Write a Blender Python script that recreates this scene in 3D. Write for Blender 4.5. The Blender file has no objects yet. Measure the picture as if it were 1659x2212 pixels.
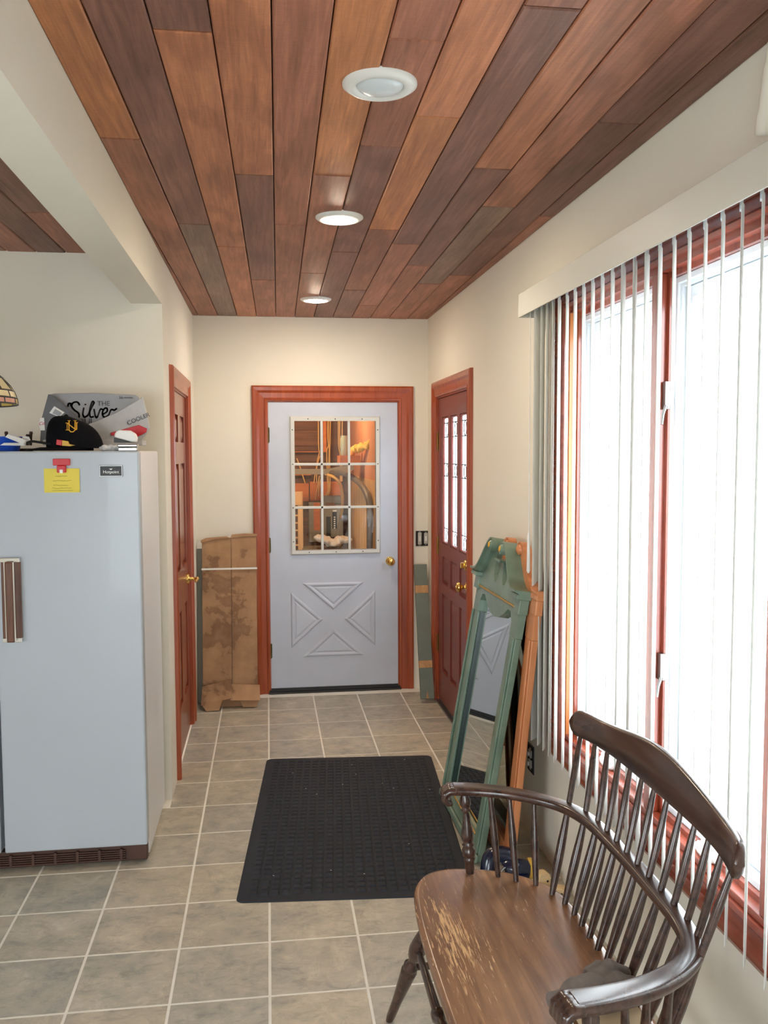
import bpy, bmesh, math, random
import numpy as np
from mathutils import Vector, Matrix
random.seed(7)
S = bpy.context.scene
COL = S.collection
PI = math.pi
# ------------------------------------------------------------------ camera
F_PX, YAW, PITCH, ROLL, CAM_H = 1897.45, 0.134971, 0.068411, 0.003792, 1.6825
def cam_axes():
    cy, sy, cp, sp = math.cos(YAW), math.sin(YAW), math.cos(PITCH), math.sin(PITCH)
    f = np.array([sy*cp, cy*cp, -sp]); r = np.array([cy, -sy, 0.0]); d = np.cross(f, r)
    cr, sr = math.cos(ROLL), math.sin(ROLL)
    return cr*r+sr*d, -sr*r+cr*d, f
CR, CD, CF = cam_axes()
cd = bpy.data.cameras.new('camera'); cam = bpy.data.objects.new('camera', cd); COL.objects.link(cam)
cd.sensor_fit = 'VERTICAL'; cd.sensor_height = 36.0; cd.lens = F_PX*36.0/2212.0
cd.clip_start = 0.02; cd.clip_end = 200
m = Matrix.Identity(4)
for i in range(3):
    m[i][0] = CR[i]; m[i][1] = -CD[i]; m[i][2] = -CF[i]
m[2][3] = CAM_H
cam.matrix_world = m
S.camera = cam
# ------------------------------------------------------------------ world, daylight, exposure
W = bpy.data.worlds.new('sky'); S.world = W; W.use_nodes = True
wb = W.node_tree.nodes['Background']; wb.inputs[0].default_value = (0.86, 0.94, 1.0, 1); wb.inputs[1].default_value = 7.5
S.view_settings.view_transform = 'Standard'; S.view_settings.look = 'None'
S.view_settings.exposure = 1.0; S.view_settings.gamma = 1.0; S.view_settings.use_curve_mapping = False
def portal(name, loc, rot, sx, sy):
    l = bpy.data.lights.new(name, 'AREA'); l.shape = 'RECTANGLE'; l.size = sx; l.size_y = sy
    l.cycles.is_portal = True
    o = bpy.data.objects.new(name, l); COL.objects.link(o); o.location = loc; o.rotation_euler = rot
    return o
XL, XR, YB, ZC, YREC = -0.465, 1.140, 6.092, 2.60, 4.27
XFL, YRE = -3.3, -2.4            # far left wall, rear wall behind the camera
portal('window_daylight', (XR+0.16, 2.30, 1.38), (0, PI/2, 0), 1.6, 1.9)
portal('patio_daylight', (-0.8, YRE-0.16, 1.03), (PI/2, 0, 0), 1.8, 1.83)
portal('added_window_portal', (XFL-0.16, -0.2, 1.475), (0, -PI/2, 0), 1.25, 2.2)  # sampling portal of the added, unseen side window
LAMP = 185.0                      # radiance of the two lit ceiling lenses
# ------------------------------------------------------------------ helpers
def onp(px, py, ax, v):
    "point on the plane axis=v that the photograph shows at pixel (px, py)"
    d = CR*((px-829.5)/F_PX)+CD*((py-1106)/F_PX)+CF
    o = np.array([0, 0, CAM_H]); t = (v-o[ax])/d[ax]
    return Vector(o+t*d)
def lin(c):
    return tuple((x/255/12.92 if x/255 <= 0.04045 else ((x/255+0.055)/1.055)**2.4) for x in c)+(1.0,)
def origin(o):
    v = Vector((0, 0, 0))
    while o is not None:
        v += o.location; o = o.parent
    return v
def tag(o, label=None, cat=None, group=None, kind=None):
    if label: o['label'] = label
    if cat: o['category'] = cat
    if group: o['group'] = group
    if kind: o['kind'] = kind
    return o
def empty(name, loc=(0, 0, 0), label=None, cat=None, group=None, kind=None):
    o = bpy.data.objects.new(name, None); COL.objects.link(o); o.location = loc; o.empty_display_size = 0.05
    return tag(o, label, cat, group, kind)
class MB:
    "collects shapes in world coordinates"
    def __init__(self): self.v = []; self.f = []; self.sm = []
    def add(self, vs, fs, smooth=False):
        n = len(self.v); self.v += [tuple(p) for p in vs]
        for f in fs: self.f.append([n+i for i in f]); self.sm.append(smooth)
        return self
    def box(self, x0, x1, y0, y1, z0, z1):
        x0, x1 = min(x0, x1), max(x0, x1); y0, y1 = min(y0, y1), max(y0, y1); z0, z1 = min(z0, z1), max(z0, z1)
        vs = [(x, y, z) for z in (z0, z1) for y in (y0, y1) for x in (x0, x1)]
        return self.add(vs, [(0, 2, 3, 1), (4, 5, 7, 6), (0, 1, 5, 4), (2, 6, 7, 3), (0, 4, 6, 2), (1, 3, 7, 5)])
    def rings(self, rings, caps=True, smooth=True, closed=False):
        n = len(rings[0]); vs = [p for r in rings for p in r]; fs = []
        m = len(rings)
        for i in range(m if closed else m-1):
            a, b = i*n, ((i+1) % m)*n
            for j in range(n):
                k = (j+1) % n
                fs.append((a+j, a+k, b+k, b+j))
        self.add(vs, fs, smooth)
        if caps and not closed:
            self.add(rings[0], [tuple(reversed(range(n)))]); self.add(rings[-1], [tuple(range(n))])
        return self
    def tube(self, pts, rad, n=10, smooth=True, flat=1.0, up=None):
        pts = [Vector(p) for p in pts]
        if not hasattr(rad, '__len__'): rad = [rad]*len(pts)
        rs = []; pu = Vector(up) if up else None
        for i, p in enumerate(pts):
            t = (pts[min(i+1, len(pts)-1)]-pts[max(i-1, 0)]).normalized()
            if pu is None: pu = Vector((0, 0, 1)) if abs(t.z) < 0.9 else Vector((1, 0, 0))
            s = t.cross(pu)
            if s.length < 1e-6: s = t.cross(Vector((1, 0.3, 0)))
            s.normalize(); u = s.cross(t).normalized(); pu = u if not up else Vector(up)
            rs.append([p+(s*math.cos(a)*rad[i]+u*math.sin(a)*rad[i]*flat) for a in [2*PI*j/n for j in range(n)]])
        return self.rings(rs, True, smooth)
    def lathe(self, p0, p1, prof, n=14, smooth=True):
        "prof: (t along axis 0..1, radius)"
        p0, p1 = Vector(p0), Vector(p1); d = p1-p0
        return self.tube2([p0+d*t for t, r in prof], [max(r, 1e-4) for t, r in prof], d.normalized(), n, smooth)
    def tube2(self, pts, rad, ax, n, smooth=True):
        s = ax.cross(Vector((0, 0, 1)) if abs(ax.z) < 0.9 else Vector((1, 0, 0))).normalized(); u = s.cross(ax)
        rs = [[p+(s*math.cos(2*PI*j/n)+u*math.sin(2*PI*j/n))*r for j in range(n)] for p, r in zip(pts, rad)]
        return self.rings(rs, True, smooth)
    def prism(self, poly, d):
        "poly: 3-D points in a plane; d: extrusion vector"
        d = Vector(d); a = [Vector(p) for p in poly]; b = [p+d for p in a]; n = len(a)
        fs = [tuple(range(n)), tuple(range(2*n-1, n-1, -1))]+[(i, n+i, n+(i+1) % n, (i+1) % n) for i in range(n)]
        return self.add(a+b, fs)
    def blob(self, c, r, n=12, m=8, rot=0.0):
        c = Vector(c); rs = []
        for i in range(m+1):
            a = PI*i/m-PI/2
            rs.append([c+Vector((r[0]*math.cos(a)*math.cos(b)*math.cos(rot)-r[1]*math.cos(a)*math.sin(b)*math.sin(rot),
                                 r[0]*math.cos(a)*math.cos(b)*math.sin(rot)+r[1]*math.cos(a)*math.sin(b)*math.cos(rot),
                                 r[2]*math.sin(a))) for b in [2*PI*j/n for j in range(n)]])
        return self.rings(rs, False, True)
    def mesh(self, name, mat, off=Vector((0, 0, 0)), bevel=0.0, seg=2, recalc=True):
        me = bpy.data.meshes.new(name)
        me.from_pydata([tuple(Vector(p)-off) for p in self.v], [], self.f)
        me.polygons.foreach_set('use_smooth', self.sm)
        bm = bmesh.new(); bm.from_mesh(me)
        if recalc: bmesh.ops.recalc_face_normals(bm, faces=bm.faces)
        if bevel > 0:
            es = [e for e in bm.edges if len(e.link_faces) == 2 and e.calc_face_angle(0) > 0.6]
            bmesh.ops.bevel(bm, geom=es, offset=bevel, segments=seg, affect='EDGES', profile=0.5, clamp_overlap=True)
        bm.to_mesh(me); bm.free()
        if mat: me.materials.append(mat)
        return me
    def build(self, name, mat, parent=None, bevel=0.0, seg=2, label=None, cat=None, group=None, kind=None):
        off = origin(parent)
        me = self.mesh(name, mat, off, bevel, seg)
        o = bpy.data.objects.new(name, me); COL.objects.link(o); o.parent = parent
        return tag(o, label, cat, group, kind)
def place(name, me, parent, world, rotz=0.0):
    o = bpy.data.objects.new(name, me); COL.objects.link(o); o.parent = parent
    o.location = Vector(world)-origin(parent); o.rotation_euler = (0, 0, rotz)
    return o
def box(name, a, mat, parent=None, bevel=0.0, **k): return MB().box(*a).build(name, mat, parent, bevel, **k)
def crom(pts, n=8, closed=False):
    "Catmull-Rom through the points"
    pts = [Vector(p) for p in pts]; out = []; N = len(pts)
    rng = range(N) if closed else range(N-1)
    for i in rng:
        g = (lambda k: pts[k % N]) if closed else (lambda k: pts[max(0, min(N-1, k))])
        p0, p1, p2, p3 = g(i-1), g(i), g(i+1), g(i+2)
        for j in range(n):
            t = j/n
            out.append(0.5*((2*p1)+(p2-p0)*t+(2*p0-5*p1+4*p2-p3)*t*t+(3*p1-p0-3*p2+p3)*t**3))
    if not closed: out.append(pts[-1])
    return out
def remeshed(name, mb, mat, voxel, parent=None, smooth_it=3, noise=0.0, nscale=0.05, **k):
    "one continuous skin around overlapping shapes"
    me = mb.mesh('tmp', None); o = bpy.data.objects.new('tmp', me); COL.objects.link(o)
    r = o.modifiers.new('r', 'REMESH'); r.mode = 'VOXEL'; r.voxel_size = voxel
    s = o.modifiers.new('s', 'SMOOTH'); s.factor = 0.5; s.iterations = smooth_it
    dg = bpy.context.evaluated_depsgraph_get(); dg.update()
    me2 = bpy.data.meshes.new_from_object(o.evaluated_get(dg))
    bpy.data.objects.remove(o)
    from mathutils import noise as nz
    off = origin(parent)
    for v in me2.vertices:
        if noise: v.co += v.normal*noise*nz.noise(v.co/nscale)
    for v in me2.vertices: v.co -= off
    me2.polygons.foreach_set('use_smooth', [True]*len(me2.polygons))
    me2.materials.clear(); me2.materials.append(mat); me2.name = name
    o = bpy.data.objects.new(name, me2); COL.objects.link(o); o.parent = parent
    return tag(o, **k)
def text(name, s, size, mat4, mat, parent, ext=0.0006, align='CENTER', shear=0.0, sx=1.0):
    cu = bpy.data.curves.new('t', 'FONT'); cu.body = s; cu.size = size; cu.extrude = ext; cu.align_x = align; cu.align_y = 'CENTER'; cu.shear = shear
    o = bpy.data.objects.new('t', cu); COL.objects.link(o)
    dg = bpy.context.evaluated_depsgraph_get(); dg.update()
    me = bpy.data.meshes.new_from_object(o.evaluated_get(dg)); bpy.data.objects.remove(o)
    off = origin(parent)
    for v in me.vertices: v.co = mat4 @ Vector((v.co.x*sx, v.co.y, v.co.z)) - off
    me.materials.clear(); me.materials.append(mat); me.name = name
    o = bpy.data.objects.new(name, me); COL.objects.link(o); o.parent = parent
    return o
def frame4(o, ex, ey):
    "matrix with text x along ex, text y along ey"
    ex = Vector(ex).normalized(); ey = Vector(ey).normalized(); ez = ex.cross(ey)
    M = Matrix.Identity(4)
    for i in range(3): M[i][0] = ex[i]; M[i][1] = ey[i]; M[i][2] = ez[i]; M[i][3] = o[i]
    return M
# ------------------------------------------------------------------ materials
def nodes(name):
    mt = bpy.data.materials.new(name); mt.use_nodes = True; nt = mt.node_tree
    return mt, nt, nt.nodes['Principled BSDF']
def N(nt, t, **k):
    n = nt.nodes.new(t)
    for a, b in k.items():
        if a in n.inputs: n.inputs[a].default_value = b
        else: setattr(n, a, b)
    return n
def ramp(nt, fac, stops):
    r = nt.nodes.new('ShaderNodeValToRGB'); e = r.color_ramp.elements
    while len(e) < len(stops): e.new(0.5)
    for i, (p, c) in enumerate(stops): e[i].position = p; e[i].color = c
    nt.links.new(fac, r.inputs[0]); return r.outputs[0]
def coords(nt, scale=(1, 1, 1), rnd=0.0, rot=(0, 0, 0)):
    tc = N(nt, 'ShaderNodeTexCoord'); mp = N(nt, 'ShaderNodeMapping'); mp.inputs['Scale'].default_value = scale; mp.inputs['Rotation'].default_value = rot
    src = tc.outputs['Object']
    if rnd:
        oi = N(nt, 'ShaderNodeObjectInfo'); mu = N(nt, 'ShaderNodeMath', operation='MULTIPLY'); mu.inputs[1].default_value = rnd
        nt.links.new(oi.outputs['Random'], mu.inputs[0]); ad = N(nt, 'ShaderNodeVectorMath', operation='ADD')
        nt.links.new(src, ad.inputs[0]); nt.links.new(mu.outputs[0], ad.inputs[1]); src = ad.outputs[0]
    nt.links.new(src, mp.inputs[0]); return mp.outputs[0]
def noise(nt, vec, scale, detail=4, rough=0.55, dist=0.0):
    n = N(nt, 'ShaderNodeTexNoise'); n.inputs['Scale'].default_value = scale; n.inputs['Detail'].default_value = detail
    n.inputs['Roughness'].default_value = rough; n.inputs['Distortion'].default_value = dist
    nt.links.new(vec, n.inputs['Vector']); return n.outputs['Fac']
def bump(nt, h, strength, dist=0.01):
    b = N(nt, 'ShaderNodeBump'); b.inputs['Strength'].default_value = strength; b.inputs['Distance'].default_value = dist
    nt.links.new(h, b.inputs['Height']); return b.outputs[0]
def mixc(nt, fac, a, b, mode='MIX'):
    n = N(nt, 'ShaderNodeMix', data_type='RGBA', blend_type=mode)
    for s, v in ((0, fac), (6, a), (7, b)):
        if hasattr(v, 'is_linked') or hasattr(v, 'links'): nt.links.new(v, n.inputs[s])
        else: n.inputs[s].default_value = v
    return n.outputs[2]
def plain(name, c, rough=0.5, metal=0.0, var=0.06, vs=6.0, bmp=0.0, bs=200.0, coat=0.0, spec=0.5):
    mt, nt, p = nodes(name); v = coords(nt); f = noise(nt, v, vs, 3)
    a = lin(c); k = 1-var; b = tuple(x*k for x in a[:3])+(1,)
    nt.links.new(ramp(nt, f, [(0.3, b), (0.7, a)]), p.inputs['Base Color'])
    p.inputs['Roughness'].default_value = rough; p.inputs['Metallic'].default_value = metal
    p.inputs['Coat Weight'].default_value = coat; p.inputs['Specular IOR Level'].default_value = spec
    if bmp: nt.links.new(bump(nt, noise(nt, v, bs, 2), bmp, 0.002), p.inputs['Normal'])
    return mt
def wood(name, c1, c2, grain=(1, 1, 0.06), sc=28.0, rough=0.35, coat=0.0, bmp=0.08, rnd=3.0):
    mt, nt, p = nodes(name); v = coords(nt, grain, rnd)
    f = noise(nt, v, sc, 6, 0.6, 0.6); g = noise(nt, v, sc*4, 3, 0.6)
    a = N(nt, 'ShaderNodeMath', operation='MULTIPLY_ADD'); a.inputs[1].default_value = 0.35; nt.links.new(g, a.inputs[0]); nt.links.new(f, a.inputs[2])
    nt.links.new(ramp(nt, a.outputs[0], [(0.45, lin(c2)), (0.85, lin(c1))]), p.inputs['Base Color'])
    p.inputs['Roughness'].default_value = rough; p.inputs['Coat Weight'].default_value = coat; p.inputs['Coat Roughness'].default_value = 0.12
    nt.links.new(bump(nt, a.outputs[0], bmp, 0.003), p.inputs['Normal'])
    return mt
def emit(name, c, s):
    mt = bpy.data.materials.new(name); mt.use_nodes = True; nt = mt.node_tree; nt.nodes.clear()
    e = nt.nodes.new('ShaderNodeEmission'); e.inputs[0].default_value = lin(c); e.inputs[1].default_value = s
    o = nt.nodes.new('ShaderNodeOutputMaterial'); nt.links.new(e.outputs[0], o.inputs[0]); return mt
def glass(name, tint=(1, 1, 1, 1), refl=0.045):
    mt = bpy.data.materials.new(name); mt.use_nodes = True; nt = mt.node_tree; nt.nodes.clear()
    t = nt.nodes.new('ShaderNodeBsdfTransparent'); t.inputs[0].default_value = tint
    g = nt.nodes.new('ShaderNodeBsdfGlossy'); g.inputs['Roughness'].default_value = 0.02
    mx = nt.nodes.new('ShaderNodeMixShader'); mx.inputs[0].default_value = refl
    o = nt.nodes.new('ShaderNodeOutputMaterial')
    nt.links.new(t.outputs[0], mx.inputs[1]); nt.links.new(g.outputs[0], mx.inputs[2]); nt.links.new(mx.outputs[0], o.inputs[0]); return mt
M = {}
M['wall'] = plain('wall_paint', (231, 225, 210), 0.75, var=0.03, vs=2.5, bmp=0.12, bs=160)
M['grout'] = plain('grout', (238, 235, 224), 0.8, var=0.12, vs=9)
M['casing'] = wood('stained_casing', (172, 80, 40), (138, 57, 26), (1, 1, 0.05), 22, 0.32, 0.25, 0.04)
M['jamb'] = wood('orange_jamb_wood', (205, 130, 70), (176, 92, 44), (1, 1, 0.05), 26, 0.4, 0.1, 0.05)
M['winwood'] = wood('red_window_wood', (150, 66, 42), (112, 42, 26), (1, 0.05, 1), 24, 0.25, 0.4, 0.04)
M['winwoodv'] = wood('red_window_wood_upright', (150, 66, 42), (112, 42, 26), (1, 1, 0.05), 24, 0.25, 0.4, 0.04)
M['reddoor'] = plain('red_brown_door_paint', (122, 56, 44), 0.38, var=0.1, vs=3, coat=0.1)
M['ldoor'] = wood('red_stained_door', (150, 74, 50), (120, 50, 34), (1, 1, 0.05), 18, 0.28, 0.35, 0.03)
M['grey'] = plain('grey_blue_door_paint', (196, 203, 215), 0.42, var=0.09, vs=3.5, bmp=0.02)
M['lite'] = plain('pale_lite_frame', (206, 206, 198), 0.4, var=0.02)
M['brass'] = plain('brass', (240, 206, 120), 0.22, 1.0, var=0.05)
M['oldbrass'] = plain('dull_brass', (150, 116, 62), 0.35, 1.0, var=0.1)
M['chrome'] = plain('chrome', (220, 222, 224), 0.1, 1.0, var=0.02)
M['steel'] = plain('dull_steel', (150, 150, 148), 0.35, 1.0, var=0.1)
M['black'] = plain('black_plastic', (18, 18, 20), 0.4, var=0.2)
M['dark'] = plain('dark_rubber', (44, 44, 46), 0.6, var=0.2)
M['white'] = plain('white_plastic', (232, 232, 228), 0.35, var=0.02)
M['valance'] = plain('off_white_valance', (208, 207, 197), 0.45, var=0.03)
M['vinyl'] = plain('white_vinyl_frame', (222, 228, 234), 0.3, var=0.02)
M['fridge'] = plain('dimmed_fridge_enamel', (174, 182, 189), 0.3, var=0.03, vs=2, coat=0.15, bmp=0.04, bs=300)  # white doors toned down; their cooler, dimmer light is in the colour
M['fridgeside'] = plain('lit_fridge_side', (228, 230, 233), 0.3, var=0.02, vs=2, coat=0.1)  # same white lifted paler; window light on the side is in the colour
M['brown'] = plain('brown_plastic', (74, 46, 34), 0.45, var=0.15)
M['walnut'] = wood('walnut_handle', (112, 66, 40), (70, 36, 22), (1, 1, 0.06), 60, 0.3, 0.3, 0.02)
M['glass'] = glass('clear_glass')
M['mirror'] = plain('mirror_glass', (214, 222, 222), 0.01, 1.0, var=0.0)
def ceiling_mat():
    mt, nt, p = nodes('cedar_ceiling_board')
    oi = N(nt, 'ShaderNodeObjectInfo')
    v = coords(nt, (1, 0.05, 1), 9.0)
    f = noise(nt, v, 64, 6, 0.65, 0.6)
    v2 = coords(nt, (1, 0.16, 1), 5.0); wv = N(nt, 'ShaderNodeTexWave', wave_type='RINGS'); wv.inputs['Scale'].default_value = 5.5; wv.inputs['Distortion'].default_value = 9; wv.inputs['Detail'].default_value = 3; wv.inputs['Detail Scale'].default_value = 1.2
    nt.links.new(v2, wv.inputs['Vector'])
    blot = noise(nt, coords(nt, (1, 0.45, 1), 7.0), 4.5, 3)
    saw = noise(nt, coords(nt, (0.15, 1, 1), 3.0), 260, 2)
    c = mixc(nt, 1.0, oi.outputs['Color'], ramp(nt, f, [(0.3, (0.62, 0.58, 0.56, 1)), (0.7, (1.12, 1.12, 1.1, 1))]), 'MULTIPLY')
    c = mixc(nt, 0.32, c, ramp(nt, wv.outputs['Fac'], [(0.2, (0.55, 0.5, 0.48, 1)), (0.6, (1.1, 1.1, 1.1, 1))]), 'MULTIPLY')
    c = mixc(nt, 0.6, c, ramp(nt, blot, [(0.3, (0.74, 0.74, 0.76, 1)), (0.62, (1.1, 1.09, 1.06, 1))]), 'MULTIPLY')
    c = mixc(nt, 0.35, c, ramp(nt, saw, [(0.35, (0.8, 0.8, 0.8, 1)), (0.65, (1.1, 1.1, 1.1, 1))]), 'MULTIPLY')
    nt.links.new(c, p.inputs['Base Color']); p.inputs['Roughness'].default_value = 0.5; p.inputs['Specular IOR Level'].default_value = 0.35
    nt.links.new(bump(nt, f, 0.12, 0.004), p.inputs['Normal'])
    return mt
M['cedar'] = ceiling_mat()
def tile_mat():
    mt, nt, p = nodes('stone_look_tile')
    v = coords(nt, (1, 1, 1), 11.0)
    a = noise(nt, v, 9, 6, 0.66, 0.5); b = noise(nt, coords(nt, (0.6, 1.2, 1), 11.0), 24, 6, 0.66, 0.9); oi = N(nt, 'ShaderNodeObjectInfo')
    c = ramp(nt, a, [(0.3, lin((150, 149, 142))), (0.48, lin((172, 167, 154))), (0.6, lin((182, 176, 162))), (0.75, lin((200, 194, 182)))])
    c = mixc(nt, 0.55, c, ramp(nt, b, [(0.36, (0.68, 0.67, 0.66, 1)), (0.48, (1, 1, 1, 1)), (0.64, (1.1, 1.08, 1.03, 1))]), 'MULTIPLY')
    vein = N(nt, 'ShaderNodeMath', operation='ABSOLUTE'); sb = N(nt, 'ShaderNodeMath', operation='SUBTRACT'); sb.inputs[1].default_value = 0.5
    nt.links.new(noise(nt, v, 5, 6, 0.65, 1.2), sb.inputs[0]); nt.links.new(sb.outputs[0], vein.inputs[0])
    c = mixc(nt, 0.5, c, ramp(nt, vein.outputs[0], [(0.0, (1.28, 1.25, 1.18, 1)), (0.02, (1, 1, 1, 1))]), 'MULTIPLY')
    c = mixc(nt, 1.0, c, ramp(nt, oi.outputs['Random'], [(0, (0.9, 0.92, 0.93, 1)), (0.5, (1, 1, 0.97, 1)), (1, (1.06, 1.02, 0.95, 1))]), 'MULTIPLY')
    nt.links.new(c, p.inputs['Base Color']); p.inputs['Roughness'].default_value = 0.42
    nt.links.new(bump(nt, b, 0.16, 0.004), p.inputs['Normal'])
    return mt
M['tile'] = tile_mat()
def slat_mat():
    mt = bpy.data.materials.new('white_blind_vinyl'); mt.use_nodes = True; nt = mt.node_tree; nt.nodes.clear()
    d = nt.nodes.new('ShaderNodeBsdfDiffuse'); d.inputs[0].default_value = lin((236, 236, 230))
    t = nt.nodes.new('ShaderNodeBsdfTranslucent'); t.inputs[0].default_value = lin((240, 242, 240))
    mx = nt.nodes.new('ShaderNodeMixShader'); mx.inputs[0].default_value = 0.3
    o = nt.nodes.new('ShaderNodeOutputMaterial'); nt.links.new(d.outputs[0], mx.inputs[1]); nt.links.new(t.outputs[0], mx.inputs[2]); nt.links.new(mx.outputs[0], o.inputs[0]); return mt
M['slat'] = slat_mat()
# ------------------------------------------------------------------ floor
TH, TX, TY, TS = -0.00387, -0.2973, 5.6887, 0.3048
def clip(poly, fn):
    out = []
    for i in range(len(poly)):
        a, b = poly[i-1], poly[i]; fa, fb = fn(a), fn(b)
        if (fa >= 0) != (fb >= 0):
            t = fa/(fa-fb); out.append((a[0]+(b[0]-a[0])*t, a[1]+(b[1]-a[1])*t))
        if fb >= 0: out.append(b)
    return out
def slab_top(poly, z0, z1, ch):
    "flat piece with a chamfered top edge"
    n = len(poly); cx = sum(p[0] for p in poly)/n; cy = sum(p[1] for p in poly)/n
    mb = MB(); ins = []
    for x, y in poly:
        d = math.hypot(x-cx, y-cy) or 1; ins.append((x-(x-cx)/d*ch*1.4, y-(y-cy)/d*ch*1.4))
    vs = [(x, y, z0) for x, y in poly]+[(x, y, z1-ch) for x, y in poly]+[(x, y, z1) for x, y in ins]
    fs = [tuple(range(2*n, 3*n))]
    for i in range(n):
        k = (i+1) % n; fs += [(i, k, n+k, n+i), (n+i, n+k, 2*n+k, 2*n+i)]
    return mb.add(vs, fs)
floor = box('floor', (XFL, XR+0.15, YRE, YB+0.2, -0.06, -0.0010), M['grout'], None, label='beige stone-look tiled floor with pale grout lines', cat='floor', kind='structure')
g = 0.0046
full = None; rest = MB()
c_, s_ = math.cos(TH), math.sin(TH)
for i in range(-9, 7):
    for j in range(-1, 28):
        pts = [(i*TS+g, -j*TS-TS+g), (i*TS+TS-g, -j*TS-TS+g), (i*TS+TS-g, -j*TS-g), (i*TS+g, -j*TS-g)]
        w = [(TX+x*c_-y*s_, TY+x*s_+y*c_) for x, y in pts]
        cy = sum(p[1] for p in w)/4; cx = sum(p[0] for p in w)/4
        x0 = XL if cy > YREC else XFL
        q = clip(clip(clip(clip(w, lambda p: p[0]-x0), lambda p: XR+0.03-p[0]), lambda p: YB+0.02-p[1]), lambda p: p[1]-YRE)
        if len(q) < 3: continue
        if cy < 0.75 or cx < -1.75:
            bb = slab_top(q, -0.0010, 0.0, 0.0004); rest.add(bb.v, bb.f)
            continue
        whole = len(q) == 4 and all(abs(a[0]-b[0])+abs(a[1]-b[1]) < 1e-6 for a, b in zip(sorted(q), sorted(w)))
        if whole:
            if full is None:
                h = TS/2-g; full = slab_top([(-h, -h), (h, -h), (h, h), (-h, h)], -0.0010, 0.0, 0.0004).mesh('tile', M['tile'])
            place('tile', full, floor, (cx, cy, 0), TH)
        else:
            mb = slab_top(q, -0.0010, 0.0, 0.0004); me = mb.mesh('tile', M['tile'], Vector((cx, cy, 0))); place('tile', me, floor, (cx, cy, 0))
rest.build('tile_field', M['tile'], floor, kind='stuff')
# ------------------------------------------------------------------ walls
def Fl(s, z, d): return (XL+d, s, z)
def Fr(s, z, d): return (XR-d, s, z)
def Fb(s, z, d): return (s, YB-d, z)
def fbox(mb, F, s0, s1, z0, z1, d0, d1):
    a, b = F(s0, z0, d0), F(s1, z1, d1); return mb.box(a[0], b[0], a[1], b[1], a[2], b[2])
def wall(name, F, s0, s1, z0, z1, holes, th, label, d_front=0.0, mat=None):
    ss = sorted({s0, s1}|{h[0] for h in holes}|{h[1] for h in holes}); zs = sorted({z0, z1}|{h[2] for h in holes}|{h[3] for h in holes})
    mb = MB()
    for i in range(len(ss)-1):
        run = None
        for j in range(len(zs)-1):
            sm, zm = (ss[i]+ss[i+1])/2, (zs[j]+zs[j+1])/2
            if any(h[0] < sm < h[1] and h[2] < zm < h[3] for h in holes) or sm < s0 or sm > s1 or zm < z0 or zm > z1:
                if run: fbox(mb, F, ss[i], ss[i+1], run[0], run[1], -th, d_front); run = None
            else: run = (run[0], zs[j+1]) if run else (zs[j], zs[j+1])
        if run: fbox(mb, F, ss[i], ss[i+1], run[0], run[1], -th, d_front)
    return mb.build(name, mat or M['wall'], None, label=label, cat='wall', kind='structure')
D1 = (0.010, 0.944, 0.0, 2.045)          # grey door opening in the back wall (x, z)
D2 = (4.835, 5.765, 0.0, 2.050)          # entry door opening in the right wall (y, z)
D3 = (4.610, 5.470, 0.0, 2.030)          # panel door opening in the left wall (y, z)
WIN = (1.30, 3.215, 0.575, 2.215)        # window opening in the right wall (y, z)
wall('wall_back', Fb, XL-0.12, XR+0.14, -0.05, ZC+0.03, [D1], 0.12, 'cream painted end wall around the grey door')
wall('wall_left', Fl, YREC, YB, -0.05, ZC+0.03, [D3], 0.12, 'cream painted left wall around the panelled door beside the fridge')
wall('wall_right', Fr, YRE, YB, -0.05, ZC+0.03, [D2, WIN], 0.14, 'cream painted right wall with the long window and entry door')
MB().box(XFL, XL-0.12, YREC, YREC+0.12, -0.05, ZC+0.03).build('wall_alcove', M['wall'], None, label='cream painted wall behind the fridge', cat='wall', kind='structure')

def Ffl(s, z, d): return (XFL+d, s, z)
def Frear(s, z, d): return (s, YRE+d, z)
PAT = (-1.7, 0.1, 0.12, 1.95)
KIT = (-1.3, 0.9, 0.85, 2.10)             # opening of the added, unseen side window (y, z)
wall('wall_far_left', Ffl, YRE, YREC+0.12, -0.05, ZC+0.03, [KIT], 0.12, 'cream painted side wall of the kitchen out of frame')
wall('wall_rear', Frear, XFL-0.12, XR+0.14, -0.05, ZC+0.03, [PAT], 0.12, 'cream painted wall behind the camera with a wide window')
box('beam', (-0.607, XL, YRE, YREC, 2.377, ZC+0.03), M['wall'], None, label='white boxed ceiling beam between hallway and kitchen', cat='beam', kind='structure')
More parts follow.
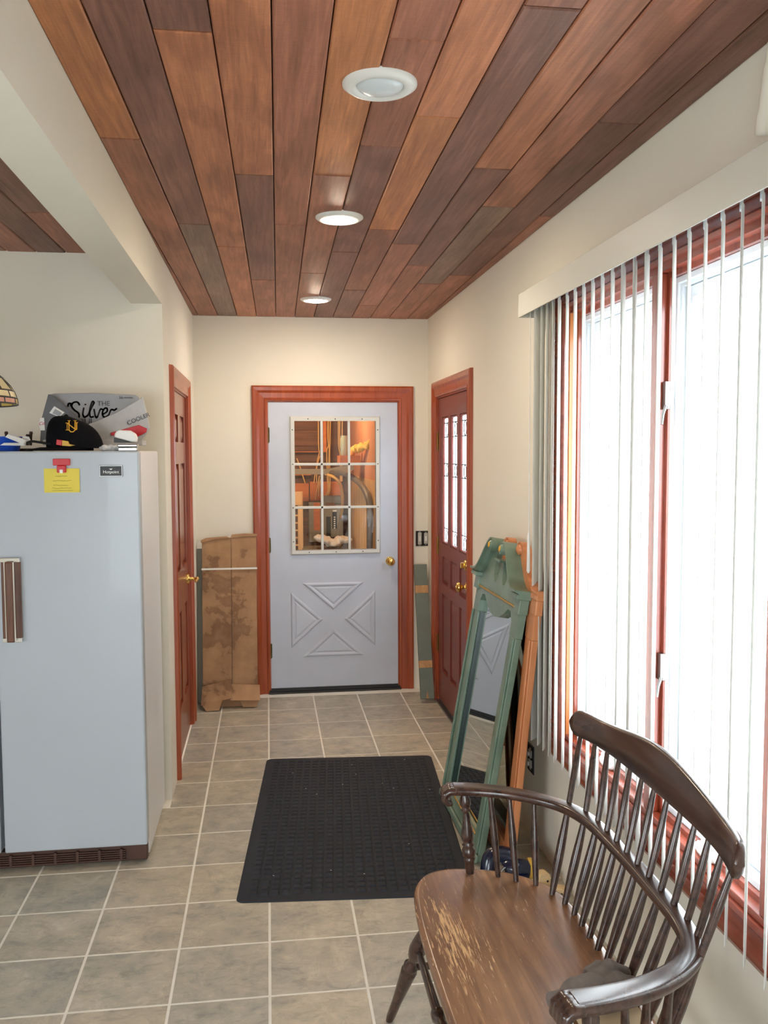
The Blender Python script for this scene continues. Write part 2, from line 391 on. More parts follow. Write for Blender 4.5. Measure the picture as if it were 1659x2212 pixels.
# ------------------------------------------------------------------ ceiling boards
ceil = box('ceiling', (XFL-0.12, XR+0.14, YRE-0.12, YB+0.12, ZC+0.03, ZC+0.09), M['dark'], None, label='cedar plank ceiling of staggered reddish brown boards', cat='ceiling', kind='structure')
SL = 0.015
LIGHT_O, ORANGE, MIDB, DARKB, GREYB = (196, 130, 96), (204, 136, 92), (174, 116, 92), (144, 102, 87), (150, 122, 107)
palette = [LIGHT_O, MIDB, DARKB, MIDB, GREYB, DARKB, ORANGE]
def board(xa, xb, y0, y1, col, xmin, xmax):
    e = 0.0016
    P = [(xa+SL*(y0-3)+e, y0+0.0028), (xb+SL*(y0-3)-e, y0+0.0028), (xb+SL*(y1-3)-e, y1-0.0028), (xa+SL*(y1-3)+e, y1-0.0028)]
    P = clip(clip(P, lambda p: p[0]-xmin), lambda p: xmax-p[0])
    if len(P) < 3: return
    n = len(P); cx = sum(p[0] for p in P)/n; cy = sum(p[1] for p in P)/n
    ch = 0.0035
    ins = []
    for x, y in P: ins.append((x+(ch if x < cx else -ch), y+(ch if y < cy else -ch)))
    dz = random.uniform(-0.0012, 0.0012)
    vs = [(x, y, ZC+0.028) for x, y in P]+[(x, y, ZC+ch+dz) for x, y in P]+[(x, y, ZC+dz) for x, y in ins]
    fs = [tuple(range(2*n, 3*n))]
    for i in range(n):
        k = (i+1) % n; fs += [(i, k, n+k, n+i), (n+i, n+k, 2*n+k, 2*n+i)]
    me = MB().add(vs, fs).mesh('plank', M['cedar'], Vector((cx, cy, ZC)))
    o = place('plank', me, ceil, (cx, cy, ZC))
    k = random.uniform(0.93, 1.07); o.color = tuple(v*k for v in lin(col)[:3])+(1,)
XA = -0.344; BW = 0.129
cols = [   # (joints, colours from near to far)
    ([2.721], [ORANGE, MIDB]), ([3.683], [DARKB, GREYB]), ([2.029, 4.055], [DARKB, LIGHT_O, LIGHT_O]),
    ([3.012, 4.807], [LIGHT_O, DARKB, MIDB]), ([3.644], [MIDB, MIDB]), ([2.985, 4.592], [ORANGE, MIDB, MIDB]),
    ([2.006, 2.696, 4.102], [MIDB, MIDB, DARKB, DARKB]), ([2.44, 3.678, 5.044], [LIGHT_O, ORANGE, MIDB, DARKB]),
    ([1.827, 3.917, 5.552], [MIDB, DARKB, MIDB, MIDB]), ([2.858, 4.361], [LIGHT_O, DARKB, MIDB]),
    ([3.285, 4.805], [MIDB, GREYB, MIDB]), ([2.424, 4.573], [DARKB, DARKB, MIDB]), ([1.3, 3.4], [DARKB, DARKB, MIDB])]
for k, (js, cs) in enumerate([([], [MIDB])]+cols, -1):
    ys = [YRE, random.uniform(-0.9, 0.6)]+js+[YB]
    cs = [random.choice(palette)]+cs
    for a, b, c in zip(ys, ys[1:], cs): board(XA+(k-1)*BW, XA+k*BW, a, b, c, XL, XR)
for k in range(0, 22):
    ys = [YRE, random.uniform(-1, 0.6)]+([3.579] if k == 3 else [random.uniform(1.7, 3.2)])+[YREC]
    for a, b in zip(ys, ys[1:]): board(XA-(k+1)*BW-0.05, XA-k*BW-0.05, a, b, random.choice([MIDB, MIDB, DARKB]), XFL, -0.6075)
# ------------------------------------------------------------------ frames, doors
def sweep(F, s0, s1, z0, z1, prof, closed=False):
    "mitred frame around a rectangle; prof: (distance outside the rectangle, depth towards the room)"
    mb = MB(); rings = []
    for o, d in prof:
        if closed: c = [(s0-o, z0-o), (s0-o, z1+o), (s1+o, z1+o), (s1+o, z0-o)]
        else: c = [(s0-o, z0), (s0-o, z1+o), (s1+o, z1+o), (s1+o, z0)]
        rings.append([F(s, z, d) for s, z in c])
    n = 4; fs = []; m_ = len(prof)
    for i in range(m_):
        a, b = i*n, ((i+1) % m_)*n
        for j in range(n if closed else n-1):
            k = (j+1) % n; fs.append((a+j, a+k, b+k, b+j))
    if not closed: fs += [tuple(i*n for i in range(m_)), tuple(i*n+3 for i in reversed(range(m_)))]
    return mb.add([p for r in rings for p in r], fs)
CAS = [(0.0, 0.0), (0.0, 0.011), (0.012, 0.015), (0.016, 0.010), (0.05, 0.013), (0.066, 0.021), (0.088, 0.023), (0.098, 0.018), (0.1, 0.0)]
def jamb(mb, F, op, d0, t=0.018):
    fbox(mb, F, op[0], op[0]+t, op[2], op[3], d0, 0.001); fbox(mb, F, op[1]-t, op[1], op[2], op[3], d0, 0.001); fbox(mb, F, op[0]+t, op[1]-t, op[3]-t, op[3], d0, 0.001)
    return mb
def field(F, s0, s1, z0, z1, d, rise=0.008, w=0.028):
    "raised panel with sloping edges standing in an opening"
    mb = MB(); e = 0.004
    o = [(s0+e, z0+e), (s1-e, z0+e), (s1-e, z1-e), (s0+e, z1-e)]; q = [(s0+w, z0+w), (s1-w, z0+w), (s1-w, z1-w), (s0+w, z1-w)]
    vs = [F(s, z, d-0.004) for s, z in o]+[F(s, z, d) for s, z in o]+[F(s, z, d+rise) for s, z in q]
    fs = [(8, 9, 10, 11), (3, 2, 1, 0)]
    for i in range(4):
        k = (i+1) % 4; fs += [(i, k, 4+k, 4+i), (4+i, 4+k, 8+k, 8+i)]
    return mb.add(vs, fs)
def slab_grid(F, s0, s1, z0, z1, opens, d_back, d_front, d_core, holes=()):
    "door slab: stiles and rails proud, panel openings backed by a thinner core, holes open"
    ss = sorted({s0, s1}|{v for h in list(opens)+list(holes) for v in h[:2]}); zs = sorted({z0, z1}|{v for h in list(opens)+list(holes) for v in h[2:]})
    mb = MB()
    for i in range(len(ss)-1):
        run = None
        def flush(r):
            if r: fbox(mb, F, ss[i], ss[i+1], r[0], r[1], d_back, r[2])
        for j in range(len(zs)-1):
            sm, zm = (ss[i]+ss[i+1])/2, (zs[j]+zs[j+1])/2
            inn = lambda h: h[0] < sm < h[1] and h[2] < zm < h[3]
            if any(inn(h) for h in holes): flush(run); run = None; continue
            d = d_core if any(inn(h) for h in opens) else d_front
            if run and run[2] == d: run = (run[0], zs[j+1], d)
            else: flush(run); run = (zs[j], zs[j+1], d)
        flush(run)
    return mb
def lathe_d(F, s, z, prof, n=16):
    "turned piece standing out of a wall: prof (depth, radius)"
    mb = MB(); a, b = Vector(F(s, z, prof[0][0])), Vector(F(s, z, prof[-1][0])); L = prof[-1][0]-prof[0][0]
    return mb.lathe(a, b, [((d-prof[0][0])/L, r) for d, r in prof], n)
KNOB = [(0.0, 0.030), (0.006, 0.030), (0.010, 0.024), (0.014, 0.011), (0.030, 0.010), (0.036, 0.018), (0.044, 0.027), (0.056, 0.0285), (0.064, 0.022), (0.068, 0.0)]
def knob(F, s, z, d, parent):
    k = lathe_d(F, s, z, [(d+a, r) for a, r in KNOB]).build('knob', M['brass'], parent, label='polished brass knob')
    lathe_d(F, s, z, [(d+0.0665, 0.008), (d+0.07, 0.0075), (d+0.0702, 0.0)], 10).build('lock_button', M['brass'], k)
def hinge(F, s, z, d, parent, w=0.03, h=0.1):
    mb = MB(); fbox(mb, F, s-w/2, s+w/2, z-h/2, z+h/2, d, d+0.002)
    mb.lathe(F(s, z-h/2-0.004, d+0.006), F(s, z+h/2+0.004, d+0.006), [(0, 0.005), (1, 0.005)], 8)
    mb.build('hinge', M['oldbrass'], parent)
# ---- grey door at the end
r1 = empty('door_1', (0.477, YB, 0), 'grey blue door with nine glass panes and crossbuck panel at the hall end', 'door', kind='structure')
sweep(Fb, D1[0]+0.008, D1[1]-0.008, 0, D1[3]-0.008, CAS).build('casing', M['casing'], r1, label='orange brown stained wooden casing')
jamb(MB(), Fb, D1, -0.12).build('jamb', M['casing'], r1)
sx0, sx1, sz0, sz1 = D1[0]+0.019, D1[1]-0.019, 0.032, D1[3]-0.02
LT = (0.205, 0.772, 1.000, 1.898)
slab = slab_grid(Fb, sx0, sx1, sz0, sz1, [], -0.05, -0.006, -0.02, [LT]).build('slab', M['grey'], r1)
lf = sweep(Fb, LT[0], LT[1], LT[2], LT[3], [(0.0, -0.03), (0.0, 0.006), (-0.002, 0.010), (0.022, 0.012), (0.028, 0.004), (0.03, -0.006)], True).build('lite_frame', M['lite'], r1)
dx = (LT[1]-LT[0])/3; dz = (LT[3]-LT[2])/3
for k in (1, 2):
    x = LT[0]+dx*k; MB().box(x-0.009, x+0.009, YB+0.008, YB-0.006, LT[2], LT[3]).build('muntin', M['lite'], r1, 0.003)
    z = LT[2]+dz*k; MB().box(LT[0], LT[1], YB+0.008, YB-0.006, z-0.009, z+0.009).build('muntin', M['lite'], r1, 0.003)
pm = MB().box(-dx/2+0.003, dx/2-0.003, -0.002, 0.002, -dz/2+0.003, dz/2-0.003).mesh('pane', M['glass'])
for i in range(3):
    for j in range(3): place('pane', pm, r1, (LT[0]+dx*(i+.5), YB+0.014, LT[2]+dz*(j+.5)))
scr = MB().lathe((0, 0, 0), (0, -0.003, 0), [(0, 0.0042), (1, 0.0036)], 8).mesh('screw', M['black'])
for u in (0.17, 0.5, 0.83):
    for z in (LT[2]-0.012, LT[3]+0.012): place('screw', scr, lf, (LT[0]+(LT[1]-LT[0])*u, YB-0.0115, z))
for v in (0.07, 0.333, 0.667, 0.93):
    for x in (LT[0]-0.012, LT[1]+0.012): place('screw', scr, lf, (x, YB-0.0115, LT[2]+(LT[3]-LT[2])*v))
def inset(poly, w):
    n = len(poly); cx = sum(p[0] for p in poly)/n; cy = sum(p[1] for p in poly)/n; out = []
    L = []
    for i in range(n):
        a, b = Vector(poly[i]), Vector(poly[(i+1) % n]); d = (b-a).normalized(); nn = Vector((-d.y, d.x))
        if nn.dot(Vector((cx, cy))-a) < 0: nn = -nn
        L.append((a+nn*w, d))
    for i in range(n):
        (p, d), (q, e) = L[i-1], L[i]
        det = d.x*(-e.y)+e.x*d.y; r = q-p
        t = (r.x*(-e.y)+e.x*r.y)/det; out.append(tuple(p+d*t))
    return out
for tri in ([(0.250, 0.772), (0.684, 0.772), (0.467, 0.578)], [(0.170, 0.712), (0.170, 0.314), (0.394, 0.512)],
            [(0.764, 0.712), (0.764, 0.314), (0.542, 0.512)], [(0.250, 0.250), (0.684, 0.250), (0.467, 0.446)]):
    lv = [(0.0, -0.006), (0.009, 0.003), (0.017, 0.003), (0.028, -0.004), (0.040, 0.001)]
    rs = [[Fb(x, z, d) for x, z in (inset(tri, w) if w else tri)] for w, d in lv]
    mb = MB().rings(rs, False, False); mb.add(rs[-1], [(0, 1, 2)])
    mb.build('crossbuck_panel', M['grey'], slab)
knob(Fb, 0.868, 0.915, -0.006, r1)
for z in (1.80, 1.04, 0.30): hinge(Fb, sx0-0.002, z, -0.008, r1, 0.02)
MB().box(D1[0], D1[1], YB+0.1, YB-0.03, 0, 0.012).box(D1[0], D1[1], YB+0.07, YB-0.012, 0.012, 0.024).build('threshold', M['dark'], r1, 0.003, label='dark metal threshold')
MB().box(sx0, sx1, YB+0.006, YB-0.004, 0.024, 0.034).build('door_sweep', M['dark'], r1)
# ---- entry door in the right wall
r2 = empty('door_2', (XR, 5.3, 0), 'red brown entry door with three tall leaded glass lites in the right wall', 'door', kind='structure')
sweep(Fr, D2[0]+0.008, D2[1]-0.008, 0, D2[3]-0.008, CAS).build('casing', M['casing'], r2, label='orange brown stained wooden casing')
jamb(MB(), Fr, D2, -0.14).build('jamb', M['casing'], r2)
a0, a1 = D2[0]+0.02, D2[1]-0.02
cols2 = [(4.935, 5.115), (5.185, 5.375), (5.445, 5.630)]
lites = [(a, b, 1.085, 1.905) for a, b in cols2]
pans = [(a, b, 0.822, 1.000) for a, b in cols2]+[(a, b, 0.235, 0.752) for a, b in cols2]
slab2 = slab_grid(Fr, a0, a1, 0.03, D2[3]-0.02, pans, -0.053, -0.008, -0.024, lites).build('slab', M['reddoor'], r2)
for q in pans: field(Fr, *q, -0.023, 0.009, 0.03).build('panel', M['reddoor'], slab2)
M['pale'] = bpy.data.materials.new('textured_lite_glass'); M['pale'].use_nodes = True
_nt = M['pale'].node_tree; _nt.nodes.clear(); _t = _nt.nodes.new('ShaderNodeBsdfTranslucent'); _t.inputs[0].default_value = (0.93, 0.96, 1, 1); _g = _nt.nodes.new('ShaderNodeBsdfGlossy'); _g.inputs['Roughness'].default_value = 0.1
_m = _nt.nodes.new('ShaderNodeMixShader'); _m.inputs[0].default_value = 0.06; _o = _nt.nodes.new('ShaderNodeOutputMaterial')
_nt.links.new(_t.outputs[0], _m.inputs[1]); _nt.links.new(_g.outputs[0], _m.inputs[2]); _nt.links.new(_m.outputs[0], _o.inputs[0])
M['lead'] = plain('lead_came', (70, 72, 74), 0.4, 0.8)
for (a, b, z0, z1) in lites:
    sweep(Fr, a, b, z0, z1, [(0.0, -0.028), (-0.003, -0.012), (-0.010, -0.012), (-0.013, -0.02), (-0.013, -0.028)], True).build('glazing_bead', M['reddoor'], slab2)
    MB().box(XR+0.024, XR+0.028, a, b, z0, z1).build('pane', M['pale'], r2)
    lead = MB(); c = (a+b)/2
    for z in (z0+0.1, z0+0.44, z0+0.52, z1-0.13, z1-0.04): lead.box(XR+0.020, XR+0.024, a, b, z-0.003, z+0.003)
    for zc, rr in ((z1-0.085, 0.042), (z0+0.48, 0.038), (z0+0.05, 0.04)):
        ring = [(XR+0.022, c+rr*0.8*math.cos(t), zc+rr*math.sin(t)) for t in [2*PI*k/20 for k in range(21)]]
        lead.tube(ring, 0.003, 5)
    lead.box(XR+0.020, XR+0.024, c-0.002, c+0.002, z0+0.1, z0+0.44).box(XR+0.020, XR+0.024, c-0.002, c+0.002, z0+0.52, z1-0.13)
    lead.build('lead_came', M['lead'], r2)
knob(Fr, 4.900, 0.905, -0.008, r2)
lathe_d(Fr, 4.900, 1.03, [(-0.008, 0.031), (0.004, 0.031), (0.012, 0.026), (0.013, 0.0)]).build('deadbolt', M['brass'], r2, label='round brass deadbolt')
MB().box(XR-0.033, XR-0.012, 4.895, 4.905, 1.014, 1.046).build('thumb_turn', M['brass'], r2, 0.002)
for z in (1.75, 1.06, 0.40): hinge(Fr, a1+0.004, z, -0.007, r2, 0.04, 0.11)
MB().box(XR-0.012, XR+0.14, D2[0], D2[1], 0, 0.012).box(XR+0.012, XR+0.14, D2[0], D2[1], 0.012, 0.026).build('threshold', M['steel'], r2, 0.002, label='grey metal threshold')
# ---- panel door in the left wall
r3 = empty('door_3', (XL, 5.04, 0), 'reddish stained six panel wooden door in the left wall beside the fridge', 'door', kind='structure')
sweep(Fl, D3[0]+0.008, D3[1]-0.008, 0, D3[3]-0.008, CAS).build('casing', M['casing'], r3, label='orange brown stained wooden casing')
jamb(MB(), Fl, D3, -0.12).build('jamb', M['casing'], r3)
b0, b1 = D3[0]+0.02, D3[1]-0.02; wd = b1-b0
cols3 = [(b0+0.12, b0+wd/2-0.055), (b0+wd/2+0.055, b1-0.12)]
pan3 = [(a, b, z0, z1) for a, b in cols3 for z0, z1 in ((0.28, 0.80), (1.03, 1.62), (1.74, 1.89))]
slab3 = slab_grid(Fl, b0, b1, 0.012, D3[3]-0.02, pan3, -0.045, -0.006, -0.020).build('slab', M['ldoor'], r3)
for q in pan3: field(Fl, *q, -0.019, 0.009, 0.035).build('panel', M['ldoor'], slab3)
lv = lathe_d(Fl, b1-0.065, 0.92, [(-0.006, 0.031), (0.002, 0.031), (0.008, 0.02), (0.012, 0.011), (0.045, 0.010), (0.052, 0.014), (0.06, 0.012), (0.064, 0.0)]).build('handle_rose', M['brass'], r3, label='brass door lever')
MB().tube(crom([(XL+0.052, b1-0.065, 0.92), (XL+0.056, b1-0.10, 0.922), (XL+0.054, b1-0.14, 0.916), (XL+0.05, b1-0.175, 0.92)], 5), [0.009]*6+[0.008]*6+[0.006]*4, 10).build('lever', M['brass'], lv)
for z in (1.78, 1.05, 0.23): hinge(Fl, b0-0.006, z, -0.006, r3, 0.04, 0.11)
# ------------------------------------------------------------------ window with casing, mullions, vinyl frames, panes
win = empty('window_1', (XR, 2.25, WIN[2]), 'long wooden window with white inner frames in the right wall behind the bench', 'window', kind='structure')
WC = [(0.0, 0.0), (0.0, 0.016), (0.012, 0.021), (0.02, 0.015), (0.05, 0.018), (0.064, 0.026), (0.085, 0.026), (0.098, 0.02), (0.105, 0.014), (0.105, 0.0)]
sweep(Fr, WIN[0], WIN[1], WIN[2], WIN[3], WC, True).build('casing', M['winwood'], win, label='red brown moulded window casing')
DW = 0.055                                  # depth of the wooden recess
mb = MB(); t = 0.02
fbox(mb, Fr, WIN[1]-t, WIN[1], WIN[2], WIN[3], -DW-0.04, 0.002); fbox(mb, Fr, WIN[0], WIN[0]+t, WIN[2], WIN[3], -DW-0.04, 0.002)
mb.build('side_jamb', M['jamb'], win, label='pale orange wooden window jamb')
fbox(MB(), Fr, WIN[0]+t, WIN[1]-t, WIN[3]-t, WIN[3], -DW-0.04, 0.002).build('head_jamb', M['winwood'], win)
mb = MB(); fbox(mb, Fr, WIN[0]+t, WIN[1]-t, WIN[2], WIN[2]+t, -DW-0.04, 0.006); mb.build('sill', M['winwood'], win, 0.003, label='glossy red brown window sill')
MULS = [(2.450, 2.492), (1.815, 1.857)]
for a, b in MULS:
    fbox(MB(), Fr, a, b, WIN[2]+t, WIN[3]-t, -DW-0.03, 0.004).build('mullion', M['winwoodv'], win, 0.003)
bays = [(MULS[0][1], WIN[1]-t), (MULS[1][1], MULS[0][0]), (WIN[0]+t, MULS[1][0])]
z0, z1 = WIN[2]+t, WIN[3]-t
for k, (a, b) in enumerate(bays):
    # wooden stop then white vinyl frame then sash
    sweep(Fr, a+0.016, b-0.016, z0+0.016, z1-0.016, [(0.0, -DW-0.02), (0.0, -DW+0.03), (0.016, -DW+0.03), (0.016, -DW-0.02)], True).build('stop', M['winwoodv'], win)
    fr = sweep(Fr, a+0.045, b-0.045, z0+0.045, z1-0.045, [(0.0, -DW-0.03), (0.0, -DW+0.006), (0.01, -DW+0.006), (0.012, -DW+0.014), (0.028, -DW+0.014), (0.029, -DW-0.03)], True).build('vinyl_frame', M['vinyl'], win)
    sweep(Fr, a+0.08, b-0.08, z0+0.08, z1-0.08, [(0.0, -DW-0.03), (0.0, -DW-0.008), (0.03, -DW-0.004), (0.036, -DW-0.012), (0.036, -DW-0.03)], True).build('sash', M['vinyl'], win)
    fbox(MB(), Fr, a+0.07, b-0.07, z0+0.07, z1-0.07, -DW-0.024, -DW-0.02).build('pane', M['glass'], win)
    # crank operator on the sill
    yc = (a+b)/2; xx = XR+DW-0.03
    MB().blob((xx, yc, z0+0.012), (0.022, 0.06, 0.02), 12, 6).tube(crom([(xx-0.005, yc, z0+0.03), (xx-0.03, yc-0.03, z0+0.055), (xx-0.035, yc-0.08, z0+0.05), (xx-0.03, yc-0.11, z0+0.035)], 4), 0.007, 8).build('crank', M['white'], win)
    # latches on the jamb side
    for z in ((z0+0.28*(z1-z0), z0+0.78*(z1-z0)) if k else ()):
        yl = b-0.012
        MB().box(xx-0.012, xx+0.012, yl-0.01, yl+0.011, z-0.04, z+0.04).tube([(xx-0.01, yl-0.012, z-0.03), (xx-0.02, yl-0.016, z-0.055), (xx-0.026, yl-0.022, z-0.085)], [0.006, 0.005, 0.004], 8).build('latch', M['steel'], win, 0.002)
# wide kitchen window behind the camera
w2 = empty('window_2', (-1.0, YRE, PAT[2]), 'wide white framed window in the wall behind the camera', 'window', kind='structure')
sweep(Frear, PAT[0]+0.05, PAT[1]-0.05, PAT[2]+0.05, PAT[3]-0.05, [(0, -0.08), (0, -0.01), (0.05, 0.0), (0.05, -0.08)], True).build('frame', M['vinyl'], w2)
box('center_post', (-0.83, -0.77, YRE-0.08, YRE-0.01, PAT[2]+0.05, PAT[3]-0.05), M['vinyl'], w2)
for a, b in ((PAT[0]+0.05, -0.83), (-0.77, PAT[1]-0.05)): box('pane', (a, b, YRE-0.05, YRE-0.045, PAT[2]+0.05, PAT[3]-0.05), M['glass'], w2)
w3 = empty('added_window', (XFL, -0.2, KIT[2]), 'white framed window added out of frame in the far left wall to let in daylight', 'window', kind='structure')  # unseen window added to bring daylight onto the right wall
sweep(Ffl, KIT[0]+0.05, KIT[1]-0.05, KIT[2]+0.05, KIT[3]-0.05, [(0, -0.08), (0, -0.01), (0.05, 0.0), (0.05, -0.08)], True).build('frame', M['vinyl'], w3)
box('center_post', (XFL-0.08, XFL-0.01, -0.23, -0.17, KIT[2]+0.05, KIT[3]-0.05), M['vinyl'], w3)
for a, b in ((KIT[0]+0.05, -0.23), (-0.17, KIT[1]-0.05)): box('pane', (XFL-0.05, XFL-0.045, a, b, KIT[2]+0.05, KIT[3]-0.05), M['glass'], w3)
M['ground'] = plain('pale_ground', (206, 208, 208), 0.9, var=0.12, vs=0.6)
MB().box(XR+0.2, 40, -30, 40, -0.4, -0.3).build('ground', M['ground'], None, label='pale bright ground outside the long window', cat='ground', kind='structure')
MB().box(-30, XR+0.15, -40, YRE-0.2, -0.4, -0.3).build('rear_ground', M['ground'], None, label='pale bright ground outside behind the camera', cat='ground', kind='structure')
MB().box(-30, XFL-0.2, YRE-0.2, 30, -0.4, -0.3).build('side_ground', M['ground'], None, label='pale bright ground outside the added side window', cat='ground', kind='structure')
# ------------------------------------------------------------------ vertical blind
bl = empty('vertical_blind', (XR-0.06, 2.4, 0.5), 'white vertical slat blind with long valance over the window', 'blind')
VZ0, VZ1, VX, VY1, VY0 = 2.226, 2.320, XR-0.105, 3.525, 1.10
box('valance', (VX, VX+0.006, VY0, VY1, VZ0, VZ1), M['valance'], bl, 0.0015)
box('valance_return', (VX+0.006, XR, VY1-0.006, VY1, VZ0, VZ1), M['valance'], bl)
box('valance_top', (VX+0.006, XR, VY0, VY1-0.006, VZ1-0.005, VZ1), M['valance'], bl)
box('head_rail', (XR-0.078, XR-0.042, VY0+0.03, VY1-0.05, VZ0+0.035, VZ0+0.07), M['vinyl'], bl, 0.002)
sw = 0.089; top, bot = VZ0+0.03, 0.515
def slat_mesh():
    mb = MB(); n = 6; fr = []; bk = []
    for i in range(n+1):
        u = -sw/2+sw*i/n; c = 0.0055*(1-(2*u/sw)**2); fr.append((c, u)); bk.append((c+0.0011, u))
    ring = fr+bk[::-1]
    return mb.rings([[(x, y, bot) for x, y in ring], [(x, y, top-0.02) for x, y in ring]], True, True).mesh('slat', M['slat'])
sm_ = slat_mesh()
clipm = MB().box(-0.004, 0.004, -0.012, 0.012, top-0.03, top+0.012).mesh('slat_clip', M['vinyl'])
ys = [3.152-0.0830*k for k in range(0, 25)]
angs = [min(31, 24+7*(3.152-y)/0.7)+random.uniform(-1.5, 1.5) for y in ys]
ys = [3.405, 3.345, 3.285, 3.222]+ys; angs = [38, 28, 25, 23]+angs
for y, a in zip(ys, angs):
    o = place('slat', sm_, bl, (XR-0.06, y, 0), -math.radians(a))
    place('slat_clip', clipm, o, (XR-0.06, y, 0))
wy = 3.425
MB().tube([(XR-0.085, wy, VZ0+0.03), (XR-0.085, wy, 1.36)], 0.0018, 6).tube([(XR-0.085, wy, 1.36), (XR-0.085, wy, 1.34), (XR-0.085, wy, 1.20), (XR-0.085, wy, 1.19)], [0.002, 0.006, 0.008, 0.004], 8).build('pull_cord', M['white'], bl, label='thin pull cord with weighted end')
# ------------------------------------------------------------------ ceiling lights
def downlight(x, y, on, label):
    r = empty('ceiling_light', (x, y, ZC), label, 'light', 'round ceiling downlights in a row')
    R = 0.094
    prof = [(-0.004, R), (0.004, R), (0.012, R-0.012), (0.014, R-0.028), (0.006, R-0.034), (0.004, R-0.036), (0.0, R-0.036)]
    mb = MB(); n = 40
    rings = [[(x+rr*math.cos(2*PI*j/n), y+rr*math.sin(2*PI*j/n), ZC-d) for j in range(n)] for d, rr in prof]
    mb.rings(rings, False, True); mb.build('trim_ring', M['white'], r)
    mb = MB(); rr = R-0.034
    rings = [[(x+q*rr*math.cos(2*PI*j/n), y+q*rr*math.sin(2*PI*j/n), ZC-0.004-dd) for j in range(n)] for q, dd in ((1, 0), (0.9, 0.008), (0.7, 0.013), (0.45, 0.016), (0.15, 0.018))]
    mb.rings(rings, False, True); mb.add(rings[-1], [tuple(range(n))])
    mb.build('lens', M['lens_on'] if on else M['lens_off'], r, label='glowing lens' if on else 'unlit milky lens')
M['lens_on'] = emit('lit_lens', (255, 236, 208), LAMP)
M['lens_off'] = plain('milky_lens', (214, 222, 226), 0.25, var=0.02)
downlight(0.298, 2.243, False, 'unlit white round ceiling downlight nearest the camera')
downlight(0.303, 3.501, True, 'lit round ceiling downlight in the middle of the row of three')
downlight(0.319, 5.359, True, 'lit round ceiling downlight above the grey door end of the hall')
# added fill lamps on the ceiling, unseen behind and left of the camera
M['fill_lens'] = emit('fill_lens', (255, 246, 232), 4.0)
for x, y, lab in ((-2.2, 0.2, 'added round fill lamp on the ceiling out of view left of the camera'), (0.2, -0.2, 'added round fill lamp on the ceiling out of view behind the camera')):
    r = empty('fill_lamp', (x, y, ZC), lab, 'light')
    MB().lathe((x, y, ZC), (x, y, ZC-0.03), [(0, 0.19), (0.7, 0.19), (1, 0.175)], 32).build('lamp_base', M['white'], r)
    MB().lathe((x, y, ZC-0.03), (x, y, ZC-0.075), [(0, 0.17), (0.4, 0.165), (0.8, 0.12), (1, 0.03)], 32).build('lamp_diffuser', M['fill_lens'], r)
# ------------------------------------------------------------------ fridge
FX1, FX0, FY0, FY1, FZ = -0.495, -1.405, 3.590, 4.235, 1.690
fr = empty('refrigerator', (-0.95, 3.95, 0), 'white side-by-side refrigerator with brown handle and kick grille', 'refrigerator')
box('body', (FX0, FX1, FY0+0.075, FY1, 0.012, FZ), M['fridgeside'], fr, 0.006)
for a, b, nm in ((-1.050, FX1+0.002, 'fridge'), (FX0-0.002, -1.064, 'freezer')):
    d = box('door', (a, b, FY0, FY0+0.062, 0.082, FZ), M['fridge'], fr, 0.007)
    box('gasket', (a+0.012, b-0.012, FY0+0.062, FY0+0.075, 0.095, FZ-0.012), M['dark'], d)
    hx = a+0.062 if nm == 'fridge' else b-0.062
    h = box('handle', (hx-0.036, hx+0.036, FY0-0.020, FY0, 0.95, 1.265), M['walnut'], d, 0.004, label='brown wood-grain pull handle')
    for z in (0.942, 1.258): box('handle_cap', (hx-0.037, hx+0.037, FY0-0.024, FY0, z, z+0.018), M['chrome'], h, 0.002, label='chrome end cap')
    box('handle_grip', (hx-0.016, hx+0.014, FY0-0.044, FY0-0.020, 0.945, 1.262), M['walnut'], h, 0.005)
    for q in (-0.019, 0.014): box('handle_strip', (hx+q, hx+q+0.005, FY0-0.040, FY0-0.019, 0.95, 1.26), M['chrome'], h)
box('kick_plate', (FX0, FX1-0.004, FY0+0.03, FY0+0.07, 0.008, 0.076), M['brown'], fr, 0.003, label='brown kick plate')
for i in range(5): box('grille_slat', (FX0+0.02, FX1-0.09, FY0+0.018, FY0+0.032, 0.018+0.009*i, 0.0225+0.009*i), M['brown'], fr)
for i in range(10): box('grille_rib', (FX0+0.02+0.0865*i, FX0+0.03+0.0865*i, FY0+0.016, FY0+0.032, 0.014, 0.064), M['brown'], fr)
bd = box('badge', (-0.646, -0.556, FY0-0.003, FY0, 1.588, 1.634), M['black'], fr, 0.001, label='small dark name badge')
sweep(lambda s, z, d: (s, FY0-d, z), -0.642, -0.560, 1.592, 1.630, [(0, 0.002), (0, 0.0045), (0.003, 0.0045), (0.003, 0.002)], True).build('badge_rim', M['steel'], bd)
text('badge_lettering', 'Hotpoint', 0.0165, frame4((-0.601, FY0-0.0035, 1.607), (1, 0, 0), (0, 0, 1)), M['white'], bd, 0.0003)
MB().prism([(-0.608, FY0-0.0035, 1.620), (-0.594, FY0-0.0035, 1.620), (-0.601, FY0-0.0035, 1.615)], (0, -0.0005, 0)).build('badge_emblem', M['white'], bd)
